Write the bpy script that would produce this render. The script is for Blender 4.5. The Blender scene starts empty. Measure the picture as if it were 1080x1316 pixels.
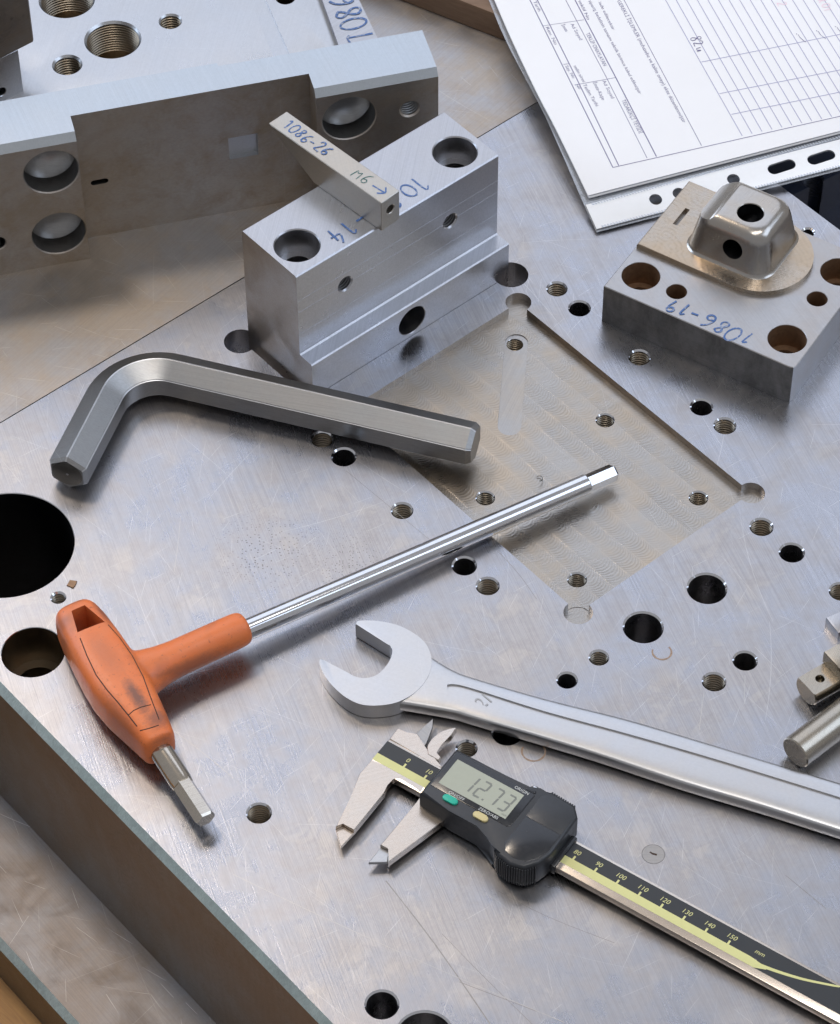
import bpy, bmesh, math, random
from math import sin, cos, pi, radians, hypot, atan2
from mathutils import Vector, Matrix
from mathutils.bvhtree import BVHTree

random.seed(7)
sc = bpy.context.scene
col = sc.collection
MM = 0.001

# ------------------------------------------------------------------ camera
FPX, PITCH, ROLL, CAMH, YOFF = 4165.675, 0.8658615, -0.0063013, 1059.161, 901.0911   # solved from the photograph (mm, 1080x1316 px)
cr, sr, ct, st = cos(ROLL), sin(ROLL), cos(PITCH), sin(PITCH)
RIGHT = Vector((cr, sr * st, sr * ct)); UPV = Vector((-sr, cr * st, cr * ct)); FWD = Vector((0, ct, -st))
cam = bpy.data.cameras.new('camera'); camo = bpy.data.objects.new('camera', cam); col.objects.link(camo)
cam.sensor_fit = 'HORIZONTAL'; cam.sensor_width = 36; cam.lens = 36 * FPX / 1080
cam.clip_start = 0.05; cam.clip_end = 50
M3 = Matrix((RIGHT, UPV, -FWD)).transposed()
camo.matrix_world = Matrix.Translation((0, -YOFF * MM, CAMH * MM)) @ M3.to_4x4()
sc.camera = camo

# ------------------------------------------------------------------ light
world = bpy.data.worlds.new('World'); sc.world = world; world.use_nodes = True
bg = world.node_tree.nodes['Background']; bg.inputs['Color'].default_value = (0.94, 0.95, 1.0, 1); bg.inputs['Strength'].default_value = 0.40
def area(name, loc, aim, sx, sy, power, color):
    l = bpy.data.lights.new(name, 'AREA'); l.shape = 'RECTANGLE'; l.size = sx; l.size_y = sy; l.energy = power; l.color = color
    o = bpy.data.objects.new(name, l); col.objects.link(o); o.location = loc
    o.rotation_euler = (Vector(aim) - Vector(loc)).to_track_quat('-Z', 'Y').to_euler()
    return o
area('back_window_light', (-0.4, 2.5, 2.3), (0, 0, 0), 4.4, 2.6, 41, (0.72, 0.81, 1.0))
area('left_window_light', (-2.2, 1.35, 1.6), (0, 0, 0), 1.9, 1.5, 36, (0.62, 0.77, 1.0))
area('right_window_light', (2.3, -0.1, 2.1), (0, 0, 0), 2.2, 1.6, 25, (0.66, 0.79, 1.0))
area('warm_lamp_light', (-0.75, 0.85, 2.0), (0, 0, 0), 0.30, 0.30, 13, (1.0, 0.84, 0.67))
area('ceiling_tube_light', (0.25, -0.35, 2.5), (0, 0, 0), 1.6, 0.35, 16, (1.0, 0.96, 0.92))
sc.view_settings.view_transform = 'Standard'; sc.view_settings.look = 'None'
sc.view_settings.exposure = 0.0; sc.view_settings.gamma = 1.0; sc.view_settings.use_curve_mapping = False
sc.render.engine = 'CYCLES'
sc.cycles.use_denoising = True
sc.cycles.max_bounces = 6; sc.cycles.glossy_bounces = 4; sc.cycles.sample_clamp_indirect = 4.0
sc.cycles.use_adaptive_sampling = True; sc.cycles.adaptive_threshold = 0.03

# ------------------------------------------------------------------ measuring
def P(px, py, z=0.0):
    """the point of the level z (mm) that stands behind this place of the photograph"""
    d = RIGHT * (px - 540) + UPV * (658 - py) + FWD * FPX
    t = (z - CAMH) / d.z
    return Vector((d.x * t, d.y * t - YOFF, z))
class Frame:
    def __init__(s, o, deg): s.o = Vector((o[0], o[1])); s.a = radians(deg); s.e = Vector((cos(s.a), sin(s.a))); s.n = Vector((-sin(s.a), cos(s.a)))
    def px(s, x, y, z=0): d = P(x, y, z).xy - s.o; return Vector((d.dot(s.e), d.dot(s.n), z))
    def w(s, u, v): return s.o + s.e * u + s.n * v

# ------------------------------------------------------------------ materials
MATS = {}
class NB:
    def __init__(s, name):
        s.m = bpy.data.materials.new(name); s.m.use_nodes = True; s.t = s.m.node_tree; s.N = s.t.nodes; s.L = s.t.links
        s.b = s.N['Principled BSDF']
    def n(s, typ, ins=None, **kw):
        x = s.N.new(typ)
        for k, v in kw.items(): setattr(x, k, v)
        for k, v in (ins or {}).items():
            if isinstance(v, bpy.types.NodeSocket): s.L.new(v, x.inputs[k])
            else: x.inputs[k].default_value = v
        return x
    def math(s, op, a, b=0.0, clamp=False):
        x = s.n('ShaderNodeMath', {0: a, 1: b}, operation=op); x.use_clamp = clamp; return x.outputs[0]
    def maprange(s, v, a, b, c=0.0, d=1.0):
        return s.n('ShaderNodeMapRange', {0: v, 1: a, 2: b, 3: c, 4: d}).outputs[0]
    def mix(s, f, a, b, mode='MIX'):
        x = s.n('ShaderNodeMix', data_type='RGBA', blend_type=mode)
        for i, v in ((0, f), (6, a), (7, b)):
            if isinstance(v, bpy.types.NodeSocket): s.L.new(v, x.inputs[i])
            elif i == 0: x.inputs[0].default_value = v
            else: x.inputs[i].default_value = (*v, 1) if len(v) == 3 else v
        return x.outputs[2]
    def coords(s, scale=(1, 1, 1), rot=0.0, off=(0, 0, 0)):
        if not hasattr(s, 'tc'): s.tc = s.n('ShaderNodeTexCoord').outputs['Object']
        src = s.n('ShaderNodeVectorRotate', {'Vector': s.tc, 'Angle': -rot}, rotation_type='Z_AXIS').outputs[0] if rot else s.tc
        return s.n('ShaderNodeMapping', {'Vector': src, 'Scale': tuple(1000 * x for x in scale), 'Location': off}).outputs[0]
    def noise(s, vec, scale, detail=2, rough=.5, dist=0.0):
        return s.n('ShaderNodeTexNoise', {'Vector': vec, 'Scale': scale, 'Detail': detail, 'Roughness': rough, 'Distortion': dist}).outputs['Fac']
    def link(s, a, b): s.L.new(a, s.b.inputs[b])

def steel(name, base=(.43, .43, .45), warm=(.44, .39, .33), wamt=.35, rough=.34, rvar=.10, brush=0.0, brush_amt=.25, scratch=.4, stain=0.0, stain_col=(.25, .17, .10),
          pits=None, rings=None, metallic=1.0, seed=0.0, bump=1.0, dark=None, blotch=0.0, passes=None):
    if name in MATS: return MATS[name]
    B = NB(name); b = B.b; b.inputs['Metallic'].default_value = metallic
    c = B.coords(off=(seed * 37, seed * 53, seed * 11))
    big = B.noise(c, .018, 2, .6)
    mid = B.noise(c, .09, 3, .65)
    fac = B.math('MULTIPLY', B.maprange(B.math('ADD', B.math('MULTIPLY', big, .6), B.math('MULTIPLY', mid, .4)), .42, .60), wamt)
    colr = B.mix(fac, base, warm)
    # fine mottling
    fine = B.noise(c, .8, 2, .7)
    colr = B.mix(B.maprange(fine, .35, .75, 0, .16), colr, tuple(x * .62 for x in base))
    # brushing: noise drawn out along one direction
    bc = B.coords(scale=(.012, 1.6, .8), rot=brush, off=(seed, seed * 3, 0))
    br = B.noise(bc, 1.4, 3, .62)
    colr = B.mix(B.maprange(br, .40, .68, 0, brush_amt), colr, tuple(x * .55 for x in base))
    rg = B.math('ADD', rough, B.math('MULTIPLY', B.math('SUBTRACT', big, .5), rvar * 2.2))
    rg = B.math('ADD', rg, B.math('MULTIPLY', B.math('SUBTRACT', br, .5), rvar * 1.4))
    rg = B.math('ADD', rg, B.math('MULTIPLY', B.math('SUBTRACT', mid, .5), rvar * 1.6))
    h = B.math('MULTIPLY', br, .6)
    h = B.math('ADD', h, B.math('MULTIPLY', fine, .25))
    # single scratches: contour lines of stretched noise, broken up
    if scratch > 0:
        tot = None
        for i, (ang, dens, half, wd, keepv) in enumerate(((.35, .016, 46, .13, .35), (1.25, .030, 24, .10, .45), (2.35, .022, 34, .11, .45), (2.9, .085, 9, .10, .20), (.75, .05, 18, .09, .25))[:5 if scratch > .41 and blotch else (4 if scratch > .2 else 1)]):
            sv = B.coords(rot=ang + seed, off=(seed * 9 + i * 13.7, i * 7.1, 0))
            vo = B.n('ShaderNodeTexVoronoi', {'Vector': sv, 'Scale': dens, 'Randomness': 1.0}, voronoi_dimensions='2D', feature='F1')
            # straight strokes through the cell centres, each with its own slope and length
            dl = B.n('ShaderNodeVectorMath', {0: sv, 1: B.n('ShaderNodeVectorMath', {0: vo.outputs['Position'], 1: (1, 1, 1)}, operation='MULTIPLY').outputs[0]}, operation='SUBTRACT').outputs[0]
            xy = B.n('ShaderNodeSeparateXYZ', {0: dl}); rc_ = B.n('ShaderNodeSeparateColor', {0: vo.outputs['Color']})
            bend = B.math('MULTIPLY', B.math('MULTIPLY', xy.outputs[0], xy.outputs[0]), B.math('MULTIPLY', B.math('SUBTRACT', rc_.outputs[2], .5), .005))
            yy = B.math('ADD', B.math('ADD', xy.outputs[1], bend), B.math('MULTIPLY', xy.outputs[0], B.math('MULTIPLY', B.math('SUBTRACT', rc_.outputs[0], .5), 1.6)))
            line = B.maprange(B.math('ABSOLUTE', yy), wd * .3, wd, 1.0, 0.0)
            fade = B.maprange(B.math('ABSOLUTE', xy.outputs[0]), half * .25, half, 1.0, 0.0)
            keep = B.maprange(rc_.outputs[1], keepv, keepv + .5)
            v = B.math('MULTIPLY', B.math('MULTIPLY', line, fade), keep)
            tot = v if tot is None else B.math('MAXIMUM', tot, v)
        colr = B.mix(B.math('MULTIPLY', tot, scratch), colr, (.86, .84, .82))
        rg = B.math('ADD', rg, B.math('MULTIPLY', tot, .12 * scratch))
    if rings:                                     # cutter marks: arcs of a milling head
        rx, ry, sp, amt = rings
        rc = B.coords(off=(rx, ry, 0))
        wv = B.n('ShaderNodeTexWave', {'Vector': rc, 'Scale': sp, 'Distortion': 9.0, 'Detail': 2.0, 'Detail Scale': .25}, wave_type='RINGS', rings_direction='Z').outputs['Fac']
        vv = B.n('ShaderNodeTexVoronoi', {'Vector': c, 'Scale': .055}, feature='F1', distance='EUCLIDEAN').outputs['Distance']
        sw = B.math('SINE', B.math('MULTIPLY', vv, 46.0))
        sw2 = B.math('SINE', B.math('MULTIPLY', B.n('ShaderNodeTexVoronoi', {'Vector': c, 'Scale': .11}, feature='F1').outputs['Distance'], 30.0))
        mk = B.maprange(B.noise(c, .05, 3), .42, .6)
        hh = B.math('ADD', B.math('MULTIPLY', wv, .4), B.math('MULTIPLY', B.math('MULTIPLY', B.math('ADD', sw, sw2), mk), .35))
        h = B.math('ADD', h, B.math('MULTIPLY', hh, amt * .40))
        colr = B.mix(B.maprange(hh, .1, .9, 0, .5 * amt), colr, tuple(x * .58 for x in warm))
    if passes:                                    # overlapping cutter arcs laid down in straight passes
        ang_, wpass, pitch_, amt = passes
        xy = B.n('ShaderNodeSeparateXYZ', {0: B.n('ShaderNodeVectorMath', {0: B.coords(rot=ang_), 1: B.n('ShaderNodeVectorMath', {0: B.n('ShaderNodeCombineXYZ', {0: mid, 1: big}).outputs[0], 1: (2.0, 3.5, 0)}, operation='MULTIPLY').outputs[0]}, operation='ADD').outputs[0]})
        row = B.math('DIVIDE', xy.outputs[1], wpass); fl_ = B.math('FLOOR', row); yv = B.math('MULTIPLY', B.math('SUBTRACT', B.math('FRACT', row), .5), 2.0)
        arc = B.math('MULTIPLY', B.math('SQRT', B.math('MAXIMUM', B.math('SUBTRACT', 1.04, B.math('MULTIPLY', yv, yv)), 0.0)), wpass * .5)
        rnd = B.n('ShaderNodeTexWhiteNoise', {'W': fl_}, noise_dimensions='1D').outputs['Value']
        sn_ = B.math('SINE', B.math('MULTIPLY', B.math('ADD', xy.outputs[0], arc), 6.2832 / pitch_))
        mk = B.maprange(B.noise(c, .06, 2), .36, .62, .1, 1.2)
        colr = B.mix(B.math('MULTIPLY', B.maprange(B.math('MULTIPLY', sn_, mk), -.2, 1.0, 0, .34), amt), colr, tuple(x * .5 for x in warm))
        colr = B.mix(B.math('MULTIPLY', rnd, .14 * amt), colr, (.60, .585, .57))
        colr = B.mix(B.math('MULTIPLY', B.maprange(B.math('ABSOLUTE', yv), .93, 1.0), .14 * amt), colr, (.58, .54, .49))
        rg = B.math('ADD', rg, B.math('MULTIPLY', B.math('SUBTRACT', rnd, .5), .07))
        h = B.math('ADD', h, B.math('MULTIPLY', B.math('MULTIPLY', sn_, mk), .22 * amt))
    if stain > 0:
        sn = B.maprange(B.noise(B.coords(off=(3, seed, 9)), .045, 5, .65, .6), .47, .66)
        colr = B.mix(B.math('MULTIPLY', sn, stain), colr, stain_col)
        rg = B.math('ADD', rg, B.math('MULTIPLY', sn, .12))
    if blotch > 0:                                # dried coolant: patches with a fairly crisp rim
        bn = B.noise(B.coords(off=(seed * 3 + 7, 2, 0)), .05, 4, .72, .5)
        ms_ = B.maprange(big, .46, .60)
        pa_ = B.math('MULTIPLY', B.maprange(bn, .52, .60), ms_); ed_ = B.math('MULTIPLY', B.math('MULTIPLY', B.maprange(bn, .49, .53), B.math('SUBTRACT', 1.0, B.maprange(bn, .53, .58))), ms_)
        colr = B.mix(B.math('MULTIPLY', pa_, blotch), colr, (.52, .47, .41)); colr = B.mix(B.math('MULTIPLY', ed_, blotch * .6), colr, (.22, .21, .205))
        rg = B.math('ADD', rg, B.math('MULTIPLY', pa_, .05))
        colr = B.mix(B.math('MULTIPLY', B.maprange(mid, .52, .70), blotch * .8), colr, (.23, .225, .24))
    if dark:                                      # sooty rubbed patches
        dn = B.maprange(B.noise(B.coords(scale=(1.0, 1.0, .55), off=(seed, 1, 4)), .09, 5, .75, .2), .40, .64)
        colr = B.mix(B.math('MULTIPLY', dn, dark[0]), colr, dark[1])
        rg = B.math('ADD', rg, B.math('MULTIPLY', dn, .14))
    if pits:
        tot = None
        for (qx, qy, rad_, dens) in pits:
            dist = B.n('ShaderNodeVectorMath', {0: B.coords(), 1: (qx, qy, 0)}, operation='DISTANCE').outputs['Value']
            reg = B.maprange(B.math('ADD', dist, B.math('MULTIPLY', mid, rad_ * .8)), rad_ * .55, rad_ * 1.25, 1, 0)
            vo = B.n('ShaderNodeTexVoronoi', {'Vector': c, 'Scale': dens}, feature='F1', voronoi_dimensions='2D' if qy else '3D')
            d_ = B.maprange(vo.outputs['Distance'], .10, .22, 1, 0)
            keep = B.maprange(B.n('ShaderNodeSeparateColor', {0: vo.outputs['Color']}).outputs[0], .45, .5)
            v = B.math('MULTIPLY', B.math('MULTIPLY', d_, reg), keep)
            tot = v if tot is None else B.math('MAXIMUM', tot, v)
        colr = B.mix(B.math('MULTIPLY', tot, .75), colr, (.10, .08, .07))
    B.link(colr, 'Base Color'); B.link(B.math('MAXIMUM', rg, .09), 'Roughness')
    if bump > .45: bp = B.n('ShaderNodeBump', {'Height': h, 'Strength': .16 * bump, 'Distance': .0004}); B.link(bp.outputs[0], 'Normal')
    MATS[name] = B.m; return B.m

def paint(name, c, rough=.5, spec=.5, var=.12, scale=.4, metallic=0.0, dirt=0.0, dirt_col=(.05, .04, .035), bump=.2, trans=0.0, coat=0.0):
    if name in MATS: return MATS[name]
    B = NB(name); b = B.b; b.inputs['Metallic'].default_value = metallic; b.inputs['Specular IOR Level'].default_value = spec
    b.inputs['Transmission Weight'].default_value = trans; b.inputs['Coat Weight'].default_value = coat
    cc = B.coords(); n1 = B.noise(cc, scale, 5, .6); n2 = B.noise(cc, scale * .2, 4, .6)
    colr = B.mix(B.maprange(n1, .35, .7, 0, var * 2), c, tuple(x * .6 for x in c))
    if dirt > 0:
        colr = B.mix(B.math('MULTIPLY', B.maprange(n2, .50, .68), dirt), colr, dirt_col)
    B.link(colr, 'Base Color'); B.link(B.maprange(n1, .3, .7, rough - .06, rough + .06), 'Roughness')
    bp = B.n('ShaderNodeBump', {'Height': n1, 'Strength': bump, 'Distance': .0002}); B.link(bp.outputs[0], 'Normal')
    MATS[name] = B.m; return B.m

BR = radians(40.3)
s_plate = steel('plate_steel', blotch=.20, base=(.405, .408, .438), warm=(.46, .405, .35), wamt=.5, rough=.31, rvar=.12, brush=BR + 1.2, brush_amt=.42, scratch=.42,
                pits=[(-65, -22, 34, .55), (-30, -30, 30, .7)], seed=1.3)
s_pocket = steel('pocket_steel', passes=(BR + pi / 2, 9.0, 1.5, 1.0), base=(.375, .35, .32), warm=(.45, .37, .28), wamt=.9, rough=.33, rvar=.14, brush=.3, brush_amt=.2, scratch=.25, seed=2.2, bump=1.3)
s_side = steel('sawn_steel', base=(.27, .24, .21), warm=(.26, .20, .15), wamt=.8, rough=.46, rvar=.05, brush=0, brush_amt=.18, scratch=.12, rings=(20, 10, .12, .5), seed=4.1)
s_lower = steel('lower_plate_steel', base=(.25, .24, .24), warm=(.26, .21, .17), wamt=.7, rough=.50, rvar=.06, brush=-.9, brush_amt=.25, scratch=.5, stain=.25, seed=5.7)
s_back = steel('back_plate_steel', base=(0.396, 0.389, 0.396), warm=(0.418, 0.346, 0.266), wamt=.7, rough=.46, rvar=.05, brush=.9, brush_amt=.22, scratch=.5, stain=.10, seed=6.1)
s_block = steel('milled_block_steel', base=(0.454, 0.454, 0.475), warm=(0.446, 0.432, 0.418), wamt=.3, rough=.30, rvar=.05, brush=BR, brush_amt=.28, scratch=.15, seed=7.4, bump=.8)
s_bar = steel('notched_bar_steel', base=(.44, .415, .395), warm=(.40, .33, .25), wamt=.7, rough=.44, rvar=.07, brush=.25, brush_amt=.2, scratch=.15, stain=.35, stain_col=(.30, .22, .13), seed=8.2)
s_bartop = steel('bar_top_steel', base=(.45, .485, .515), warm=(.45, .455, .47), wamt=.2, rough=.32, rvar=.05, brush=1.7, brush_amt=.14, scratch=.1, seed=9.9)
s_bright = steel('bright_milled_steel', base=(0.475, 0.482, 0.497), warm=(0.475, 0.461, 0.446), wamt=.2, rough=.30, rvar=.04, brush=1.4, brush_amt=.12, scratch=.1, seed=9.2)
s_small = steel('small_bar_steel', base=(0.446, 0.425, 0.389), warm=(0.461, 0.403, 0.331), wamt=.5, rough=.36, rvar=.05, brush=-.6, brush_amt=.12, scratch=.1, seed=10.2)
s_key = steel('hex_key_steel', base=(.355, .355, .355), warm=(.33, .305, .28), wamt=.5, rough=.35, rvar=.06, brush=-.25, brush_amt=.25, scratch=.2, seed=11.2)
s_dark = steel('blackened_steel', base=(0.216, 0.209, 0.194), warm=(0.173, 0.144, 0.115), wamt=.6, rough=.42, rvar=.06, brush=0, brush_amt=.2, scratch=.1, seed=12.2)
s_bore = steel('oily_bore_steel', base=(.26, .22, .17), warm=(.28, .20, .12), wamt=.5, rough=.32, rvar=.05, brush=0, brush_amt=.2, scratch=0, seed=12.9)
s_bore_shade = steel('bore_shade_steel', base=(.045, .048, .055), warm=(.05, .045, .04), rough=.4, scratch=0, seed=43)  # darkness of deep holes, painted in as near-black steel
s_stub = steel('stub_steel', base=(.56, .51, .44), warm=(.58, .49, .38), wamt=.4, rough=.15, rvar=.03, scratch=0, seed=44, bump=.2)
s_rust = paint('rusty_bore', (.28, .17, .10), rough=.55, var=.3, metallic=.7)
s_chrome = steel('chrome_shaft', base=(.70, .70, .72), warm=(.68, .66, .64), wamt=.1, rough=.10, rvar=.02, brush=.5, brush_amt=.03, scratch=.1, seed=13.1, bump=.15)
s_satin = steel('satin_chrome', base=(.53, .535, .55), warm=(.54, .51, .475), wamt=.35, rough=.33, rvar=.04, brush=-.35, brush_amt=.05, scratch=.12, seed=14.1, bump=.4)
s_cal = steel('caliper_steel', base=(.60, .535, .47), warm=(.62, .50, .40), wamt=.4, rough=.26, rvar=.04, brush=.9, brush_amt=.10, scratch=.08, seed=15.1, bump=.4)
s_b19 = steel('punch_base_steel', base=(0.418, 0.410, 0.410), warm=(0.418, 0.360, 0.310), wamt=.5, rough=.34, rvar=.05, brush=-.56, brush_amt=.18, scratch=.15, seed=16.1)
s_b19side = steel('sooty_steel', base=(.27, .27, .27), warm=(.23, .21, .19), wamt=.5, rough=.36, rvar=.06, brush=0, brush_amt=.25, scratch=.1, dark=(.62, (.085, .085, .085)), seed=17.1)
s_boss = steel('boss_steel', base=(.44, .425, .405), warm=(.45, .38, .30), wamt=.6, rough=.24, rvar=.06, brush=1.5, brush_amt=.10, scratch=.05, seed=18.1, bump=.6)
s_flange = steel('flange_steel', base=(0.446, 0.396, 0.338), warm=(0.475, 0.360, 0.245), wamt=.8, rough=.28, rvar=.08, brush=1.0, brush_amt=.10, scratch=.1, rings=(0, 0, .16, .6), seed=19.1, bump=1.2)
s_pin = steel('pin_steel', base=(0.418, 0.382, 0.324), warm=(0.432, 0.360, 0.274), wamt=.5, rough=.26, rvar=.04, brush=.6, brush_amt=.2, scratch=.1, seed=20.1, bump=.25)
s_teal = steel('chamfer_steel', base=(.51, .61, .58), warm=(.64, .69, .665), wamt=.5, rough=.42, rvar=.08, brush=BR + .1, brush_amt=.45, scratch=.1, dark=(.55, (.24, .27, .26)), seed=21.1)  # teal is a reflected tint painted into the chamfer colour
B = NB('worn_orange_plastic'); cc_ = B.coords(); n1_ = B.noise(cc_, .12, 4, .6); n2_ = B.noise(cc_, .55, 4, .7); n3_ = B.noise(cc_, .05, 3, .6)
cl_ = B.mix(B.maprange(n1_, .35, .7, 0, .35), (.66, .16, .038), (.60, .20, .085))
def near(qx, qy, rx, ry, rot=0.0):
    v_ = B.n('ShaderNodeMapping', {'Vector': B.n('ShaderNodeVectorMath', {0: B.coords(), 1: (qx, qy, 0)}, operation='SUBTRACT').outputs[0], 'Rotation': (0, 0, rot), 'Scale': (1 / rx, 1 / ry, 0)}).outputs[0]
    d_ = B.n('ShaderNodeVectorMath', {0: v_}, operation='LENGTH').outputs['Value']
    return B.maprange(B.math('ADD', d_, B.math('MULTIPLY', B.math('SUBTRACT', n2_, .5), 1.1)), .35, 1.15, 1, 0)
dm_ = None
for a_ in ((1.0, -17, 3.2, 11, .1, .80), (4.0, -30, 6, 5, 0, .62), (0, 8, 5, 14, .2, .22), (-9, -24, 4, 18, -.25, .40), (3, 43, 11, 4, 0, .55), (2, -41, 9, 4, 0, .6), (-10.5, 30, 2.0, 9, 0, .45), (11.5, -27, 2.5, 12, .2, .4), (10, 30, 3, 9, .2, .6), (30, -7.5, 22, 1.6, 0, .5), (30, 7.5, 22, 1.2, 0, .4)):
    v_ = B.math('MULTIPLY', near(*a_[:5]), a_[5]); dm_ = v_ if dm_ is None else B.math('MAXIMUM', dm_, v_)
dm_ = B.math('MAXIMUM', dm_, B.maprange(n3_, .52, .72, 0, .42)); dm_ = B.math('MAXIMUM', dm_, B.maprange(n2_, .60, .70, 0, .5))
B.link(B.mix(dm_, cl_, (.085, .05, .045)), 'Base Color'); B.link(B.maprange(n2_, .3, .7, .34, .50), 'Roughness')
B.link(B.n('ShaderNodeBump', {'Height': n2_, 'Strength': .25, 'Distance': .0003}).outputs[0], 'Normal'); orange = B.m
black_pl = paint('black_plastic', (.022, .024, .028), rough=.38, var=.15, bump=.08)
black_pl2 = paint('black_gloss_plastic', (.018, .019, .022), rough=.22, var=.10, bump=.03)
dial_black = paint('scale_black', (.022, .024, .026), rough=.35, var=.1, bump=.02)
yel = paint('scale_yellow', (.60, .58, .25), rough=.5, var=.05, bump=.02)
lcd = paint('lcd_grey', (.36, .37, .29), rough=.16, var=.04, bump=0.0)
lcd_dark = paint('lcd_segment', (.17, .175, .15), rough=.3, var=.02)
greenb = paint('green_button', (.01, .38, .26), rough=.35, var=.05)
yelb = paint('yellow_button', (.55, .46, .22), rough=.4, var=.05)
white_ink = paint('white_print', (.55, .55, .52), rough=.6, var=.05)
blue_ink = paint('blue_marker', (.05, .12, .31), rough=.4, var=.3, scale=3.0, dirt=.8, dirt_col=(.36, .38, .42))
green_ink = paint('green_marker', (.03, .11, .10), rough=.4, var=.3, scale=3.0, dirt=.7, dirt_col=(.36, .36, .34))
groove_dark = paint('groove_dirt', (.05, .025, .015), rough=.8, var=.2)
paper_m = paint('paper', (.76, .76, .77), rough=.75, var=.02, scale=.05, spec=.2, bump=.04)
form_ink = paint('form_print', (.17, .16, .28), rough=.8, var=.05)
form_ink2 = paint('form_print_pale', (.38, .38, .52), rough=.8, var=.05)
pink_ink = paint('pink_pen', (.82, .60, .68), rough=.7, var=.05)
strip_m = paint('binding_strip_white', (.76, .77, .78), rough=.35, var=.03, bump=.04)
wood_m = NB('bench_wood')
_c = wood_m.coords(scale=(.03, .4, .3), rot=-.85); _n = wood_m.noise(_c, 1.2, 6, .65, .8)
wood_m.link(wood_m.mix(_n, (.50, .26, .07), (.14, .06, .02)), 'Base Color'); wood_m.b.inputs['Roughness'].default_value = .6
wood_m = wood_m.m
wood_d = NB('crate_wood')
_c = wood_d.coords(scale=(.05, .3, .9), rot=.3); _n = wood_d.noise(_c, 1.0, 6, .65, .8)
wood_d.link(wood_d.mix(_n, (.24, .15, .09), (.09, .05, .03)), 'Base Color'); wood_d.b.inputs['Roughness'].default_value = .6
wood_d = wood_d.m
navy = paint('dim_part_navy', (.020, .028, .055), rough=.38, var=.3, scale=.08)  # shade of the dimly lit lower part, painted in as navy
def film_mat():
    B = NB('clear_film'); b = B.b
    b.inputs['Base Color'].default_value = (.9, .92, .95, 1); b.inputs['Roughness'].default_value = .14
    tr = B.n('ShaderNodeBsdfTransparent', {'Color': (.88, .90, .93, 1)}); gl = B.n('ShaderNodeBsdfGlossy', {'Color': (1, 1, 1, 1), 'Roughness': .12})
    nz = B.noise(B.coords(scale=(1, 1, 1)), .35, 3); bp = B.n('ShaderNodeBump', {'Height': nz, 'Strength': .18, 'Distance': .001}); B.L.new(bp.outputs[0], gl.inputs['Normal'])
    df = B.n('ShaderNodeBsdfDiffuse', {'Color': (.75, .77, .80, 1)})
    m1 = B.n('ShaderNodeMixShader', {0: .14, 1: tr.outputs[0], 2: gl.outputs[0]})
    m2 = B.n('ShaderNodeMixShader', {0: .16, 1: m1.outputs[0], 2: df.outputs[0]})
    B.L.new(m2.outputs[0], B.N['Material Output'].inputs[0]); return B.m
film = film_mat()

# ------------------------------------------------------------------ mesh helpers (all in mm)
def link(name, me, mat=None, parent=None, smooth=True, angle=32):
    if mat is not None:
        for m in (mat if isinstance(mat, (list, tuple)) else [mat]): me.materials.append(m)
    o = bpy.data.objects.new(name, me); col.objects.link(o)
    if parent is not None: o.parent = parent
    if smooth: shade(me, angle)
    return o
def shade(me, angle=32):
    me.polygons.foreach_set('use_smooth', [True] * len(me.polygons)); me.set_sharp_from_angle(angle=radians(angle)); me.update()
def mesh(vs, fs):
    me = bpy.data.meshes.new('m'); me.from_pydata([(v[0] * MM, v[1] * MM, v[2] * MM) for v in vs], [], fs); me.update(); return me
def bm_mesh(bm):
    bmesh.ops.recalc_face_normals(bm, faces=bm.faces)
    for v in bm.verts: v.co *= MM
    me = bpy.data.meshes.new('m'); bm.to_mesh(me); bm.free(); return me
def tag(o, label, cat, group=None, kind=None):
    if label: o['label'] = label
    if cat: o['category'] = cat
    if group: o['group'] = group
    if kind: o['kind'] = kind
    return o
def empty(name, loc, deg, label, cat, group=None):
    o = bpy.data.objects.new(name, None); col.objects.link(o); o.empty_display_size = .01
    o.location = (loc[0] * MM, loc[1] * MM, (loc[2] if len(loc) > 2 else 0) * MM); o.rotation_euler = (0, 0, radians(deg)); return tag(o, label, cat, group)
def area2(p): return sum(p[i][0] * p[(i + 1) % len(p)][1] - p[(i + 1) % len(p)][0] * p[i][1] for i in range(len(p))) / 2
def prism(bm, pts, z0, z1, bev=0.0, seg=2, bot=False):
    """outline (x,y[,ztop]) drawn down to z0"""
    pts = list(pts)
    if area2(pts) < 0: pts = pts[::-1]
    n = len(pts)
    lo = [bm.verts.new((q[0], q[1], z0)) for q in pts]; hi = [bm.verts.new((q[0], q[1], z1 if len(q) < 3 or z1 is not None else q[2])) for q in pts]
    fs = [bm.faces.new(hi), bm.faces.new(lo[::-1])]
    for i in range(n): fs.append(bm.faces.new((lo[i], lo[(i + 1) % n], hi[(i + 1) % n], hi[i])))
    if bev > 0:
        ed = [e for e in fs[0].edges] + ([e for e in fs[1].edges] if bot else [])
        bmesh.ops.bevel(bm, geom=ed, offset=bev, segments=seg, profile=.5, affect='EDGES', clamp_overlap=True)
    return bm
def box(bm, x0, x1, y0, y1, z0, z1, bev=0.0, seg=1):
    r = prism(bm, [(x0, y0), (x1, y0), (x1, y1), (x0, y1)], z0, z1)
    if bev > 0:
        bmesh.ops.bevel(bm, geom=list(bm.edges), offset=bev, segments=seg, profile=.5, affect='EDGES')
    return bm
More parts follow.
